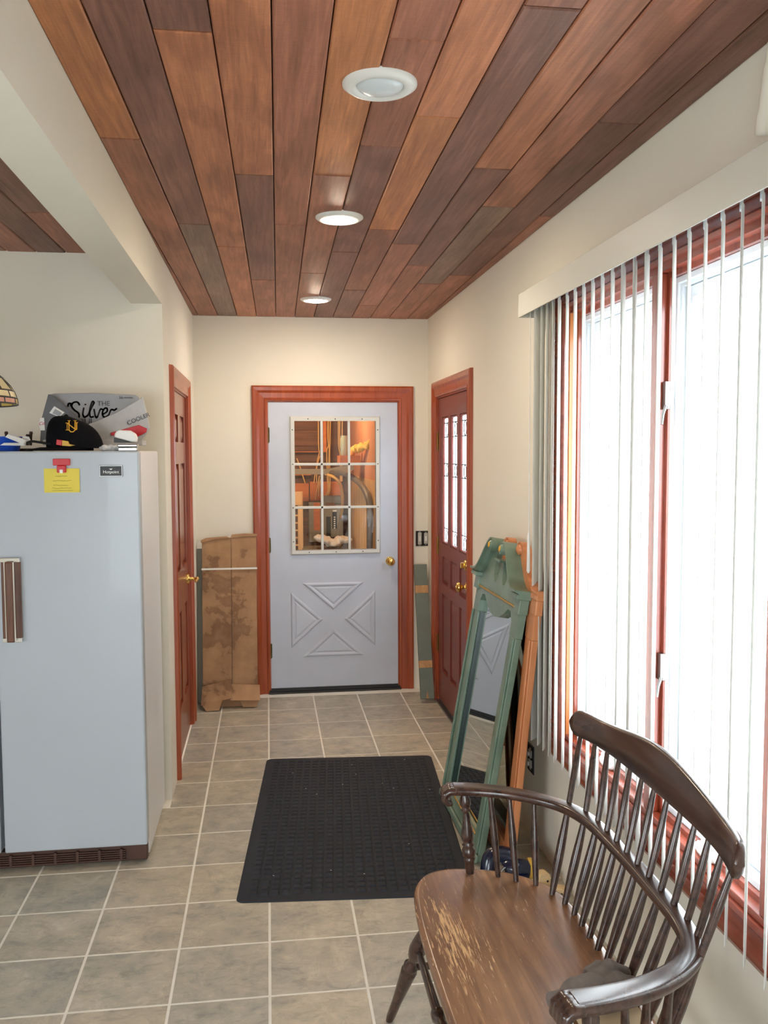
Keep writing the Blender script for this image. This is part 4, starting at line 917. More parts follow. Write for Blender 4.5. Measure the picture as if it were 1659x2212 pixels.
# ------------------------------------------------------------------ mirrors
def mirror(name, label, xb, yb, tilt, MT, protr, glassmat, gold=True):
    rt = empty(name, (xb, yb-0.36, 0), label, 'mirror')
    Wd = 0.718; st, ct = math.sin(tilt), math.cos(tilt)
    def P(u, v, w=0.0): return Vector((xb+st*v-ct*w, yb-u, ct*v+st*w+0.012))
    TH_ = 0.028; nrm = P(0, 0, TH_)-P(0, 0, 0)
    def bar(nm, poly, w0, w1, mat, parent=None, bev=0.0, **k):
        return MB().prism([P(u, v, w0) for u, v in poly], P(0, 0, w1)-P(0, 0, w0)).build(nm, mat, parent or rt, bev, **k)
    sw_ = 0.090
    for a, b in ((0, sw_), (Wd-sw_, Wd)):
        s_o = bar('stile', [(a, 0), (b, 0), (b, 0.93), (a, 0.93)], -TH_, 0, MT, None, 0.004)
        bar('stile_bead', [(a+0.006, 0.032), (a+0.022, 0.032), (a+0.022, 0.928), (a+0.006, 0.928)] if a == 0 else [(b-0.022, 0.032), (b-0.006, 0.032), (b-0.006, 0.928), (b-0.022, 0.928)], 0, 0.009, MT, s_o, 0.003)
    bar('bottom_rail', [(sw_, 0), (Wd-sw_, 0), (Wd-sw_, 0.075), (sw_, 0.075)], -TH_, 0, MT, None, 0.004)
    bar('base_moulding', [(-0.012, 0), (Wd+0.012, 0), (Wd+0.012, 0.03), (-0.012, 0.03)], 0.0005, 0.014, MT, None, 0.005)
    c = Wd/2
    # head board: arched and dipped lower edge, scrolled top with two oval notches and a pedestal
    low = [(Wd, 0.93), (Wd-sw_, 0.93), (Wd-sw_-0.004, 0.985), (Wd-sw_-0.035, 1.020), (Wd-sw_-0.075, 1.022), (Wd-sw_-0.12, 0.995), (c+0.075, 0.965), (c, 0.955), (c-0.075, 0.965), (sw_+0.12, 0.995), (sw_+0.075, 1.022), (sw_+0.035, 1.020), (sw_+0.004, 0.985), (sw_, 0.93), (0, 0.93)]
    upl = [(0, 1.120), (0.03, 1.125), (0.075, 1.142), (0.12, 1.175), (0.16, 1.215), (0.20, 1.250), (0.245, 1.268), (0.275, 1.255), (0.262, 1.22), (0.252, 1.17), (0.258, 1.13), (0.278, 1.106), (0.304, 1.104), (0.324, 1.125), (0.334, 1.165), (0.342, 1.198)]
    poly = upl+[(Wd-u, v) for u, v in upl[::-1]]+low
    bar('head_board', poly, -TH_, 0.0005, MT)
    bar('pedestal_cap', [(c-0.036, 1.198), (c+0.036, 1.198), (c+0.046, 1.210), (c-0.046, 1.210)], -TH_, protr*0.6, MT, None, 0.002)
    for sgn in (0, 1):
        cur = crom([(-0.030, 1.128, 0), (0.0, 1.128, 0), (0.045, 1.133, 0), (0.09, 1.156, 0), (0.135, 1.200, 0), (0.175, 1.245, 0), (0.22, 1.282, 0), (0.262, 1.296, 0), (0.292, 1.282, 0), (0.297, 1.255, 0), (0.280, 1.236, 0)], 5)
        rings = []
        for i, p in enumerate(cur):
            t = (cur[min(i+1, len(cur)-1)]-cur[max(i-1, 0)]).normalized(); nn = Vector((-t.y, t.x, 0))
            th = 0.024 if i < 35 else 0.014
            sec = [(0.0, -TH_), (0.0, protr), (-th*0.35, protr), (-th*0.55, protr*0.7), (-th, protr*0.35), (-th, -TH_)]
            rings.append([P((q.x if not sgn else Wd-q.x), q.y, w) for q, w in [(p+nn*o, w) for o, w in sec]])
        n_k = MB().rings(rings, True, False).build('swan_neck', MT, rt)
        ru, rv = (0.268, 1.262) if not sgn else (Wd-0.268, 1.262)
        MB().lathe(P(ru, rv, -TH_), P(ru, rv, protr+0.006), [(0, 0.022), (0.9, 0.022), (0.93, 0.019), (1, 0.014)], 18).build('scroll', MT, n_k)
        MB().lathe(P(ru, rv, protr+0.005), P(ru, rv, protr+0.010), [(0, 0.014), (0.6, 0.012), (1, 0.003)], 14).build('rosette', M['gold'] if gold else MT, n_k, label='pale gold rosette' if gold else None)
        # moulded block under the shoulder
        e0, e1 = (-0.03, 0.06) if not sgn else (Wd-0.06, Wd+0.03)
        bar('shoulder', [(e0, 1.092), (e1, 1.092), (e1, 1.112), (e0, 1.112)], -TH_, protr*0.75, MT, None, 0.003)
        e0, e1 = (-0.016, 0.05) if not sgn else (Wd-0.05, Wd+0.016)
        bar('shoulder_block', [(e0, 1.03), (e1, 1.03), (e1, 1.092), (e0, 1.092)], -TH_, protr*0.3, MT, None, 0.004)
    if gold:
        MB().tube([P(0.004, 1.048, 0.003), P(Wd-0.004, 1.048, 0.003)], 0.005, 8).build('gilt_bead', M['goldmetal'], rt, label='thin gilt bead')
        MB().tube([P(sw_, 0.079, -0.002), P(Wd-sw_, 0.079, -0.002)], 0.004, 8).build('gilt_bead', M['goldmetal'], rt)
    for a, b in ((sw_, sw_+0.012), (Wd-sw_-0.012, Wd-sw_)):
        bar('inner_lip', [(a, 0.075), (b, 0.075), (b, 0.93), (a, 0.93)], -TH_+0.006, -0.010, M['lip'], None, label='dark inner lip')
    bar('mirror_glass', [(sw_-0.01, 0.075), (Wd-sw_+0.01, 0.075), (Wd-sw_+0.01, 1.03), (sw_-0.01, 1.03)], -TH_+0.002, -TH_+0.006, glassmat, None, label='clear mirror glass')
    return rt
M['lip'] = plain('dark_green_lip', (24, 44, 40), 0.3)
M['goldmetal'] = plain('gilt', (222, 184, 104), 0.3, 1.0)
def green_mat():
    mt, nt, p = nodes('green_mirror_paint'); v = coords(nt); a = noise(nt, v, 9, 4)
    nt.links.new(ramp(nt, a, [(0.3, lin((92, 116, 100))), (0.7, lin((120, 142, 124)))]), p.inputs['Base Color'])
    p.inputs['Roughness'].default_value = 0.3; p.inputs['Coat Weight'].default_value = 0.2; return mt
M['greenm'] = green_mat()
M['orangem'] = wood('orange_mirror_wood', (212, 142, 94), (186, 112, 66), (1, 1, 0.06), 26, 0.35, 0.2)
M['backing'] = plain('dark_mirror_glass', (30, 28, 30), 0.08, 0.0)
mirror('wall_mirror', 'green painted mirror with scrolled pediment leaning in front', 0.838, 4.111, 0.168, M['greenm'], 0.045, M['mirror'])
mirror('wall_mirror', 'orange wooden scroll-top mirror leaning behind the green one', 0.945, 4.030, 0.098, M['orangem'], 0.010, M['mirror'], False)
# ------------------------------------------------------------------ spindle-back bench
def bench_mat():
    mt, nt, p = nodes('dark_bench_wood'); v = coords(nt, (1, 0.08, 1))
    f = noise(nt, v, 45, 5, 0.6, 0.5)
    nt.links.new(ramp(nt, f, [(0.3, lin((42, 29, 25))), (0.72, lin((82, 58, 48)))]), p.inputs['Base Color'])
    p.inputs['Roughness'].default_value = 0.26; p.inputs['Coat Weight'].default_value = 0.35; p.inputs['Coat Roughness'].default_value = 0.15
    nt.links.new(bump(nt, f, 0.06, 0.002), p.inputs['Normal']); return mt
def seat_mat():
    mt, nt, p = nodes('worn_seat_wood'); tc = N(nt, 'ShaderNodeTexCoord')
    v = coords(nt, (1, 0.07, 1)); f = noise(nt, v, 34, 6, 0.6, 1.0); bl_ = noise(nt, coords(nt), 5, 4)
    c = ramp(nt, f, [(0.3, lin((104, 72, 52))), (0.7, lin((152, 112, 80)))])
    c = mixc(nt, 0.6, c, ramp(nt, bl_, [(0.35, (0.72, 0.7, 0.7, 1)), (0.65, (1.15, 1.12, 1.05, 1))]), 'MULTIPLY')
    # worn strip near the front edge: grain-shaped flecks where the finish is gone
    sx = N(nt, 'ShaderNodeSeparateXYZ'); nt.links.new(tc.outputs['Object'], sx.inputs[0])
    def band(out, c0, w):
        a = N(nt, 'ShaderNodeMath', operation='SUBTRACT'); a.inputs[1].default_value = c0; nt.links.new(out, a.inputs[0])
        b = N(nt, 'ShaderNodeMath', operation='MULTIPLY'); nt.links.new(a.outputs[0], b.inputs[0]); nt.links.new(a.outputs[0], b.inputs[1])
        d = N(nt, 'ShaderNodeMath', operation='DIVIDE'); d.inputs[1].default_value = -w*w; nt.links.new(b.outputs[0], d.inputs[0])
        e = N(nt, 'ShaderNodeMath', operation='EXPONENT'); nt.links.new(d.outputs[0], e.inputs[0]); return e.outputs[0]
    mx = N(nt, 'ShaderNodeMath', operation='MULTIPLY'); nt.links.new(band(sx.outputs[0], -0.135, 0.075), mx.inputs[0]); nt.links.new(band(sx.outputs[1], 0.19, 0.22), mx.inputs[1])
    fl = noise(nt, coords(nt, (1, 0.055, 1)), 210, 3, 0.7, 0.5)
    ad = N(nt, 'ShaderNodeMath', operation='MULTIPLY_ADD'); ad.inputs[1].default_value = 0.22; nt.links.new(mx.outputs[0], ad.inputs[0]); nt.links.new(fl, ad.inputs[2])
    big = noise(nt, coords(nt, (1, 0.35, 1)), 16, 4); a2 = N(nt, 'ShaderNodeMath', operation='MULTIPLY_ADD'); a2.inputs[1].default_value = 0.25; nt.links.new(big, a2.inputs[0]); nt.links.new(ad.outputs[0], a2.inputs[2])
    mask = ramp(nt, a2.outputs[0], [(0.815, (0, 0, 0, 1)), (0.87, (1, 1, 1, 1))])
    c = mixc(nt, mask, c, lin((206, 162, 108)))
    nt.links.new(c, p.inputs['Base Color']); nt.links.new(ramp(nt, mask, [(0, (0.25, 0.25, 0.25, 1)), (1, (0.6, 0.6, 0.6, 1))]), p.inputs['Roughness'])
    p.inputs['Coat Weight'].default_value = 0.25; p.inputs['Coat Roughness'].default_value = 0.18
    nt.links.new(bump(nt, f, 0.05, 0.002), p.inputs['Normal']); return mt
M['bench'] = bench_mat(); M['seat'] = seat_mat()
BC = 1.968; SZ = 0.44
bn = empty('spindle_bench', (0.60, BC, 0), 'dark brown spindle-back wooden bench with worn seat under the window', 'bench')
half = [(0.384, 0.0), (0.386, 0.2), (0.395, 0.34), (0.410, 0.43), (0.450, 0.502), (0.520, 0.532), (0.605, 0.522), (0.695, 0.487), (0.765, 0.430), (0.812, 0.355), (0.832, 0.25), (0.838, 0.12), (0.84, 0.0)]
outl = crom([(x, BC+y, 0) for x, y in half]+[(x, BC-y, 0) for x, y in half[::-1][1:-1]], 5, True)
def seat_ring(ins, z):
    n = len(outl); out = []
    for i, p in enumerate(outl):
        t = (outl[(i+1) % n]-outl[i-1]).normalized(); nn = Vector((-t.y, t.x, 0))
        q = p+nn*ins*(1 if nn.dot(Vector((0.6, BC, 0))-p) > 0 else -1); out.append(Vector((q.x, q.y, z)))
    return out
mb = MB(); mb.rings([seat_ring(0.03, SZ-0.038), seat_ring(0.010, SZ-0.034), seat_ring(0.001, SZ-0.022), seat_ring(0.0, SZ-0.008), seat_ring(0.006, SZ-0.001), seat_ring(0.014, SZ)], True, True)
mb.build('seat', M['seat'], bn, label='worn brown plank seat with bare flecks')
AZ = 0.670
def ax_(k): return 0.882 if abs(k) <= 4 else (0.872 if abs(k) == 5 else 0.846)
SPR = [(0, 0.0075), (0.04, 0.0085), (0.22, 0.0125), (0.30, 0.0125), (0.46, 0.0085), (0.56, 0.008), (0.66, 0.0088), (0.76, 0.0095), (0.80, 0.0088), (0.93, 0.0068), (1, 0.006)]
for k in range(-6, 7):
    base = Vector((0.809 if abs(k) < 5 else (0.803 if abs(k) == 5 else 0.786), BC+0.0565*k, SZ-0.004))
    tp = Vector((0.937-0.036*(k/6.2)**4, BC+0.026+0.0700*k, 0.858))
    mid = Vector((ax_(k), BC+0.0635*k, AZ)); pts = crom([base, mid, tp], 12)
    L = len(pts)-1; rad = [np.interp(i/L, [a for a, r in SPR], [r for a, r in SPR]) for i in range(L+1)]
    MB().tube(pts, [float(r) for r in rad], 10).build('back_spindle', M['bench'], bn)
# arm rail bent around the back with carved hands
hp = [(0.540, 0.510, 0.69), (0.60, 0.502, 0.688), (0.68, 0.480, 0.684), (0.745, 0.448, 0.680), (0.80, 0.408, 0.676), (0.838, 0.365, 0.673), (0.864, 0.305, 0.671), (0.878, 0.22, AZ), (0.882, 0.11, AZ), (0.884, 0.0, AZ)]
path = crom([(x, BC+y, z) for x, y, z in hp]+[(x, BC-y, z) for x, y, z in hp[::-1][1:]], 7)
rings = []; nP = len(path); acc = [0.0]
for i in range(1, nP): acc.append(acc[-1]+(path[i]-path[i-1]).length)
for i, p in enumerate(path):
    t = (path[min(i+1, nP-1)]-path[max(i-1, 0)]).normalized(); s_v = Vector((t.y, -t.x, 0))
    e = min(acc[i], acc[-1]-acc[i]); wdt = 0.023 if e > 0.30 else 0.023+0.010*(1-e/0.30); hgt = 0.0130
    sec = []
    for j in range(24):
        a = 2*PI*j/24; ca_, sa_ = math.cos(a), math.sin(a)
        sec.append(p+s_v*wdt*math.copysign(abs(ca_)**0.55, ca_)+Vector((0, 0, 1))*hgt*math.copysign(abs(sa_)**0.6, sa_))
    rings.append(sec)
rail = MB().rings(rings, True, True).build('arm_rail', M['bench'], bn, label='bent arm rail')
for sg in (1, -1):     # knuckle scroll at each arm end
    hb = MB(); e0 = Vector((0.540, BC+sg*0.510, 0.69)); dr = Vector((-0.99, sg*0.12, 0)).normalized(); sd = Vector((-dr.y, dr.x, 0))
    for q in (-0.022, -0.007, 0.008, 0.023):
        c0 = e0+sd*q
        hb.tube([c0-dr*0.01, c0+dr*0.012+Vector((0, 0, 0.001)), c0+dr*0.026-Vector((0, 0, 0.008)), c0+dr*0.028-Vector((0, 0, 0.024)), c0+dr*0.016-Vector((0, 0, 0.036)), c0+dr*0.004-Vector((0, 0, 0.034))], [0.012, 0.0125, 0.012, 0.0115, 0.0105, 0.008], 10)
    remeshed('carved_hand', hb, M['bench'], 0.004, rail, 2)
    # turned arm post and three short spindles
    PB = Vector((0.588, BC+sg*0.494, SZ-0.004)); PT = Vector((0.572, BC+sg*0.505, 0.682))
    MB().lathe(PB, PT, [(0, 0.0125), (0.16, 0.0155), (0.20, 0.019), (0.215, 0.015), (0.23, 0.0195), (0.30, 0.020), (0.34, 0.0135), (0.36, 0.019), (0.38, 0.013), (0.42, 0.0175), (0.50, 0.0185), (0.62, 0.0125), (0.74, 0.0095), (0.765, 0.0095), (0.78, 0.0155), (0.80, 0.0105), (0.84, 0.016), (0.90, 0.0165), (0.96, 0.011), (1, 0.010)], 18).build('arm_post', M['bench'], bn, label='turned arm post')
    for (x0_, y0_), (x1_, y1_) in (((0.664, 0.460), (0.645, 0.488)), ((0.708, 0.425), (0.698, 0.470)), ((0.757, 0.394), (0.762, 0.436))):
        MB().lathe((x0_, BC+sg*y0_, SZ-0.004), (x1_, BC+sg*y1_, AZ+0.006), [(0, 0.0075), (0.1, 0.0085), (0.45, 0.0115), (0.55, 0.0112), (0.85, 0.0075), (1, 0.007)], 12).build('arm_spindle', M['bench'], bn)
# crest rail
mb = MB(); rings = []; HY = 0.462
for i in range(61):
    t = math.sin(PI/2*(-1+2*i/60)); y = BC+0.026+HY*t; x = 0.940-0.048*t**4; at_ = abs(t)
    zb = 0.846+0.004*(1-t*t); zt = 0.924+0.036*(0.5+0.5*math.cos(PI*min(1, at_/0.8)))
    r = max(0.0, (at_-0.94)/0.06); mid_ = (zb+zt)/2; hh = (zt-zb)/2*math.sqrt(max(0.01, 1-r*r)); zb, zt = mid_-hh, mid_+hh
    lean_ = 0.10; th = 0.011
    def C(zz, o): return Vector((x+(zz-0.85)*lean_+o, y, zz))
    b_ = min(0.008, hh*0.5)
    rings.append([C(zb+b_*0.3, -th*0.6), C(zb+b_, -th), C(zt-b_, -th), C(zt-b_*0.2, -th*0.5), C(zt, 0.2*th), C(zt-b_*0.4, th*0.8), C(zt-b_, th), C(zb+b_, th), C(zb, th*0.5)])
mb.rings(rings, True, True).build('crest_rail', M['bench'], bn, label='broad curved crest rail')
# legs and stretchers
LEG = [(0, 0.010), (0.05, 0.013), (0.20, 0.0145), (0.47, 0.0225), (0.50, 0.0235), (0.515, 0.019), (0.53, 0.0215), (0.55, 0.022), (0.575, 0.014), (0.60, 0.013), (0.64, 0.021), (0.70, 0.025), (0.76, 0.022), (0.88, 0.0145), (1, 0.0125)]
legs = {}
for sx_ in (0, 1):
    for sg in (1, -1):
        T = Vector((0.438 if sx_ == 0 else 0.770, BC+sg*0.330, SZ-0.034)); Bt = Vector((0.345 if sx_ == 0 else 0.872, BC+sg*0.503, 0.0))
        legs[(sx_, sg)] = (Bt, T); MB().lathe(Bt, T, LEG, 18).build('leg', M['bench'], bn)
def on_leg(k, z):
    b_, t_ = legs[k]; return b_+(t_-b_)*((z-b_.z)/(t_.z-b_.z))
STR = [(0, 0.009), (0.2, 0.011), (0.36, 0.0125), (0.375, 0.0185), (0.40, 0.0185), (0.415, 0.013), (0.44, 0.017), (0.5, 0.0215), (0.56, 0.017), (0.585, 0.013), (0.60, 0.0185), (0.625, 0.0185), (0.64, 0.0125), (0.8, 0.011), (1, 0.009)]
MB().lathe(on_leg((0, 1), 0.285), on_leg((0, -1), 0.285), STR, 14).build('front_stretcher', M['bench'], bn)
MB().lathe(on_leg((1, 1), 0.235), on_leg((1, -1), 0.235), STR, 14).build('back_stretcher', M['bench'], bn)
for sg in (1, -1): MB().lathe(on_leg((0, sg), 0.215), on_leg((1, sg), 0.215), [(0, 0.009), (0.5, 0.0125), (1, 0.009)], 12).build('side_stretcher', M['bench'], bn)
# ------------------------------------------------------------------ glove and booklet on the seat
M['glove'] = plain('grey_brown_suede', (112, 102, 94), 0.95, var=0.25, vs=40, bmp=0.3, bs=300)
gx, gy, gz = 0.712, 1.800, SZ+0.004
mb = MB()
dirf = Vector((0.93, 0.30, 0)).normalized(); sdf = Vector((-dirf.y, dirf.x, 0)); cg = Vector((gx, gy, gz+0.05))
mb.tube([cg-dirf*0.085-Vector((0, 0, 0.012)), cg-dirf*0.05, cg, cg+dirf*0.025], [0.026, 0.034, 0.036, 0.028], 14, flat=0.75)
for q, ln, bend, r_f in ((-0.042, 0.060, 0.0, 0.0135), (-0.014, 0.085, 0.012, 0.0150), (0.016, 0.092, 0.024, 0.0150), (0.045, 0.070, 0.008, 0.0135)):
    b_ = cg+dirf*0.012+sdf*q*0.9; e_ = b_+dirf*ln+sdf*q*0.25+Vector((0, 0, bend*0.3-0.014))
    mb.tube([b_, b_+dirf*ln*0.5+sdf*q*0.15+Vector((0, 0, bend)), e_], [r_f*1.05, r_f, r_f*0.9], 12)
    mb.blob(e_, (r_f*0.95,)*3, 12, 8)
th_ = cg-dirf*0.03-sdf*0.034
mb.tube([th_, th_+dirf*0.035-sdf*0.028, th_+dirf*0.065-sdf*0.034-Vector((0, 0, 0.012))], [0.0165, 0.0150, 0.0125], 10)
gl_ = empty('work_glove', (gx, gy, SZ), 'grey suede work glove lying on the bench seat near the armrest', 'glove')
remeshed('glove_body', mb, M['glove'], 0.0038, gl_, 2, 0.0035, 0.020)
cf = cg-dirf*0.082-Vector((0, 0, 0.012))
MB().tube([cf+dirf*0.015, cf, cf-dirf*0.012, cf-dirf*0.026], [0.027, 0.029, 0.029, 0.031], 16, flat=0.75).build('cuff', M['glove'], gl_, label='folded cuff')
M['kraft'] = plain('tan_card', (196, 176, 142), 0.8, var=0.06, vs=12)
bk_ = empty('cardboard_packet', (0.73, 1.70, SZ), 'tan printed card packet under the grey glove on the bench', 'packet')
box('packet_body', (0.66, 0.80, 1.62, 1.80, SZ, SZ+0.022), M['kraft'], bk_, 0.002)
for i, s_t in enumerate(('VI', '12', '11')):
    text('packet_print', s_t, 0.020, frame4((0.78-0.035*i, 1.66, SZ+0.0222), (0.1, -1, 0), (1, 0.1, 0)), M['printd'], bk_, 0.0002)
# ------------------------------------------------------------------ tools on the floor by the mirror
M['navy'] = plain('navy_glossy_plastic', (16, 26, 54), 0.22, var=0.15, vs=10, coat=0.3)
M['charcoal'] = plain('charcoal_plastic', (44, 48, 52), 0.35, var=0.2)
M['pine'] = wood('pale_wood_block', (232, 204, 156), (206, 170, 118), (0.1, 1, 1), 20, 0.6)
tl = empty('power_tool', (0.93, 3.19, 0), 'navy and black power tool lying on the floor below the green mirror', 'tool')
def tp_(px, py, z): return onp(px, py, 2, z)
mb = MB()
p0, p1, p2, p3 = tp_(1040, 1832, 0.10), tp_(1052, 1822, 0.12), tp_(1072, 1820, 0.13), tp_(1085, 1830, 0.12)
mb.tube(crom([Vector((0.835, 3.20, 0.03)), Vector((0.838, 3.21, 0.08)), Vector((0.855, 3.22, 0.118)), Vector((0.905, 3.22, 0.120)), Vector((0.945, 3.21, 0.105))], 6), 0.032, 14)
remeshed('handle_body', mb, M['navy'], 0.006, tl, 3)
MB().tube([Vector((0.900, 3.20, 0.075)), Vector((0.905, 3.20, 0.078)), Vector((0.985, 3.185, 0.070)), Vector((0.992, 3.184, 0.069))], [0.036, 0.040, 0.037, 0.030], 18).build('motor_housing', M['navy'], tl, label='glossy navy motor housing')
MB().tube(crom([Vector((0.885, 3.155, 0.100)), Vector((0.868, 3.15, 0.075)), Vector((0.885, 3.145, 0.050)), Vector((0.93, 3.14, 0.045)), Vector((0.985, 3.135, 0.022))], 6), 0.0055, 8).build('wire_guard', M['steel'], tl, label='bent metal guard')
MB().box(0.835, 0.985, 3.13, 3.24, 0.0, 0.030).build('base_plate', M['charcoal'], tl, 0.008)
MB().lathe((0.990, 3.20, 0.068), (1.010, 3.197, 0.067), [(0, 0.040), (0.7, 0.042), (1, 0.036)], 20).build('amber_disc', M['yel'], tl, label='amber round end disc')
MB().tube([Vector((0.90, 3.085, 0.020)), Vector((1.00, 3.075, 0.020)), Vector((1.03, 3.07, 0.018))], 0.019, 12).build('cord_grip', M['black'], tl, label='black cord grip')
def block(name, label, c, sz, rz):
    r = empty(name, (c[0], c[1], 0), label, 'wood block', 'pale wooden blocks beside the power tool')
    R = Matrix.Rotation(rz, 3, 'Z'); pr = []
    w_, d_, h_ = sz
    for u, v in ((-1, 0), (1, 0), (1, 0.7), (0.75, 0.95), (0.4, 1), (-0.7, 1), (-1, 0.8)): pr.append(Vector(c)+R @ Vector((u*w_/2, -d_/2, v*h_)))
    b_ = MB().prism(pr, R @ Vector((0, d_, 0))).build('block_body', M['pine'], r, 0.002)
    q = Vector(c)+R @ Vector((w_*0.22, -d_/2-0.0005, h_*0.5)); nd = R @ Vector((0, -0.001, 0))
    MB().lathe(q, q+nd, [(0, 0.0045), (1, 0.0045)], 10).build('bolt_hole_shade', M['hole'], b_)  # flat dark disc; the shade of a drilled hole is in its colour
block('wood_block', 'taller pale wooden block standing beside the power tool', (1.045, 3.18, 0), (0.05, 0.04, 0.062), 0.2)
block('wood_block', 'pale wooden block lying against the wall side of the tools', (1.085, 3.10, 0), (0.055, 0.035, 0.040), -0.5)
block('wood_block', 'small yellow wooden block with a bolt hole nearest the bench', (1.055, 3.02, 0), (0.05, 0.03, 0.034), -0.2)
# ------------------------------------------------------------------ room seen through the grey door
M['gbrown'] = wood('dark_wall_boards', (120, 74, 40), (70, 40, 22), (0.06, 1, 1), 16, 0.7)
M['gorange'] = wood('plywood_orange', (206, 118, 50), (170, 86, 32), (0.3, 1, 1), 14, 0.6)
M['glight'] = wood('pale_wall_boards', (224, 184, 132), (196, 150, 100), (1, 1, 0.08), 12, 0.7)
M['gmetal'] = plain('grey_panel_enamel', (136, 128, 110), 0.45, var=0.08)
M['cable'] = plain('yellowed_cable', (222, 176, 104), 0.5)
M['pipe'] = plain('grey_hose', (112, 104, 96), 0.5, var=0.1)
M['insul'] = plain('yellow_insulation', (236, 190, 96), 0.95, var=0.25, vs=20, bmp=0.3, bs=60)
GY = 8.35                       # back wall of that room
gx0, gx1 = -1.2, 2.3
gfl = box('garage_floor', (gx0, gx1, YB+0.121, GY+0.1, -0.12, -0.061), M['pipe'], None, label='dark concrete floor beyond the grey door', cat='floor', kind='structure')
gw = empty('wall_garage', (0.5, GY, 0), 'brown boarded wall seen through the grey door glass', 'wall', kind='structure')
rg = random.Random(5)
box('sheathing', (gx0, gx1, GY+0.03, GY+0.1, -0.12, 2.8), M['gbrown'], gw)
for i in range(19):
    z0_ = -0.06+0.15*i; MB().box(gx0, 1.42, GY, GY+0.02+rg.uniform(0, 0.006), z0_+0.002, z0_+0.148).build('board', M['gbrown'], gw)
box('garage_ceiling', (gx0, gx1, YB+0.121, GY+0.1, 2.75, 2.8), M['gbrown'], None, label='boarded ceiling beyond the grey door', cat='ceiling', kind='structure')
gr = empty('wall_garage_side', (1.4, 7.2, 0), 'pale upright boarded wall on the right beyond the grey door', 'wall', kind='structure')
def gpx(px, py, y): return onp(px, py, 1, y)
# side wall runs towards the camera on the right
sxw = gpx(754, 1100, GY).x-0.28
box('backing', (sxw+0.30, sxw+0.34, YB+0.121, GY, -0.06, 2.75), M['gbrown'], gr)
for i in range(9):
    ya = GY-0.02-0.22*i
    MB().box(sxw+0.28-0.0*i, sxw+0.30, ya-0.216, ya, -0.06, 1.47+0.0*i).build('upright_board', M['glight'], gr)
M['gsalmon'] = plain('salmon_plaster', (206, 140, 104), 0.8, var=0.12)
MB().box(sxw+0.285, sxw+0.30, GY-2.2, GY, 1.47, 2.75).build('upper_panel', M['gsalmon'], gr)
box('wall_garage_left', (gx0-0.1, gx0, YB+0.121, GY, -0.06, 2.75), M['gbrown'], None, label='dark wall on the left beyond the grey door', cat='wall', kind='structure')
def gprism(px0, px1, py0, py1, y, th):
    a, b = gpx(px0, py1, y), gpx(px1, py0, y); return MB().box(a.x, b.x, y, y+th, a.z, b.z)
for q, nm, lab in (((636, 667, 1044, 1083), 'plywood_panel', 'orange plywood sheet high on the left beyond the glass'), ((670, 737, 1040, 1082), 'plywood_panel', 'orange plywood sheet above the electrical panels')):
    gprism(*q, GY-0.03, 0.02).build(nm, M['gorange'], None, label=lab, cat='plywood')
def epanel(px, name, lab, y):
    r = empty('electrical_panel', gpx((px[0]+px[1])/2, px[3], y), lab, 'electrical panel')
    gprism(*px, y, GY-y-0.032).build('cabinet', M['gmetal'], r, 0.004); return r
e1 = epanel((668, 693, 1085, 1171), 'a', 'narrow grey electrical cabinet with an orange sheet on its door', GY-0.16)
gprism(678, 691, 1086, 1146, GY-0.165, 0.004).build('door_sheet', M['gorange'], e1)
gprism(671, 673, 1126, 1132, GY-0.172, 0.01).build('latch', M['steel'], e1)
e2 = epanel((697, 741, 1090, 1160), 'b', 'grey breaker panel with black switches in the middle of the glass', GY-0.15)
gprism(695, 736, 1071, 1089, GY-0.13, 0.095).build('wiring_gutter', M['gmetal'], e2, 0.003)
gprism(703, 724, 1086, 1093, GY-0.155, 0.006).build('name_plate', M['gbrown'], e2)
s1 = gprism(718, 727.5, 1106, 1142, GY-0.156, 0.008).build('switch_strip', M['black'], e2)
gprism(705, 714.5, 1116, 1160, GY-0.156, 0.008).build('blank_strip', M['dark'], e2)
for k in range(6): gprism(721, 724.5, 1116+4.6*k, 1118.6+4.6*k, GY-0.160, 0.004).build('breaker', M['white'], s1)
gprism(719, 727, 1102, 1105, GY-0.156, 0.004).build('paper_label', M['white'], e2)
lad = empty('ladder', gpx(645, 1190, GY-0.5), 'pale wooden ladder at the left edge of the door glass', 'ladder')
gprism(647, 654, 1062, 1442, GY-0.5, 0.03).build('rail', M['glight'], lad); gprism(618, 625, 1062, 1442, GY-0.5, 0.03).build('rail', M['glight'], lad)
gprism(618, 653, 1062, 1092, GY-0.52, 0.02).build('top_step', M['glight'], lad, 0.003)
for k in range(19): gprism(625, 647, 1112+16*k, 1115.5+16*k, GY-0.49, 0.025).build('rung', M['glight'], lad)
po = gprism(698.5, 705, 880, 977, GY-0.06, 0.05).build('post', M['gorange'], None, label='orange upright stud behind the centre top pane', cat='stud')
for k, (py, x1_, w) in enumerate(((976, 692, 0.9), (1026, 672, 1.0))):
    gprism(632, x1_, py-w, py+w, GY-0.05, 0.05).build('ledge', M['gorange'], None, label=('upper' if k == 0 else 'lower')+' thin orange ledge across the left panes', cat='ledge')
bmn = empty('beam_board', gpx(700, 1018, GY-0.4), 'long flat tan board crossing behind the middle panes', 'board')
MB().prism([gpx(600, 1024, GY-0.40), gpx(600, 1013, GY-0.40), gpx(706, 1013, GY-0.40), gpx(706, 1025, GY-0.40)], (0, 0.05, 0)).build('left_run', M['gmetal'], bmn)
MB().prism([gpx(702, 1026, GY-0.42), gpx(760, 1016, GY-0.42), gpx(820, 1003, GY-0.42), gpx(820, 999, GY-0.42), gpx(740, 1007, GY-0.42), gpx(706, 1013, GY-0.42)], (0, 0.04, 0)).build('right_run', M['gmetal'], bmn)
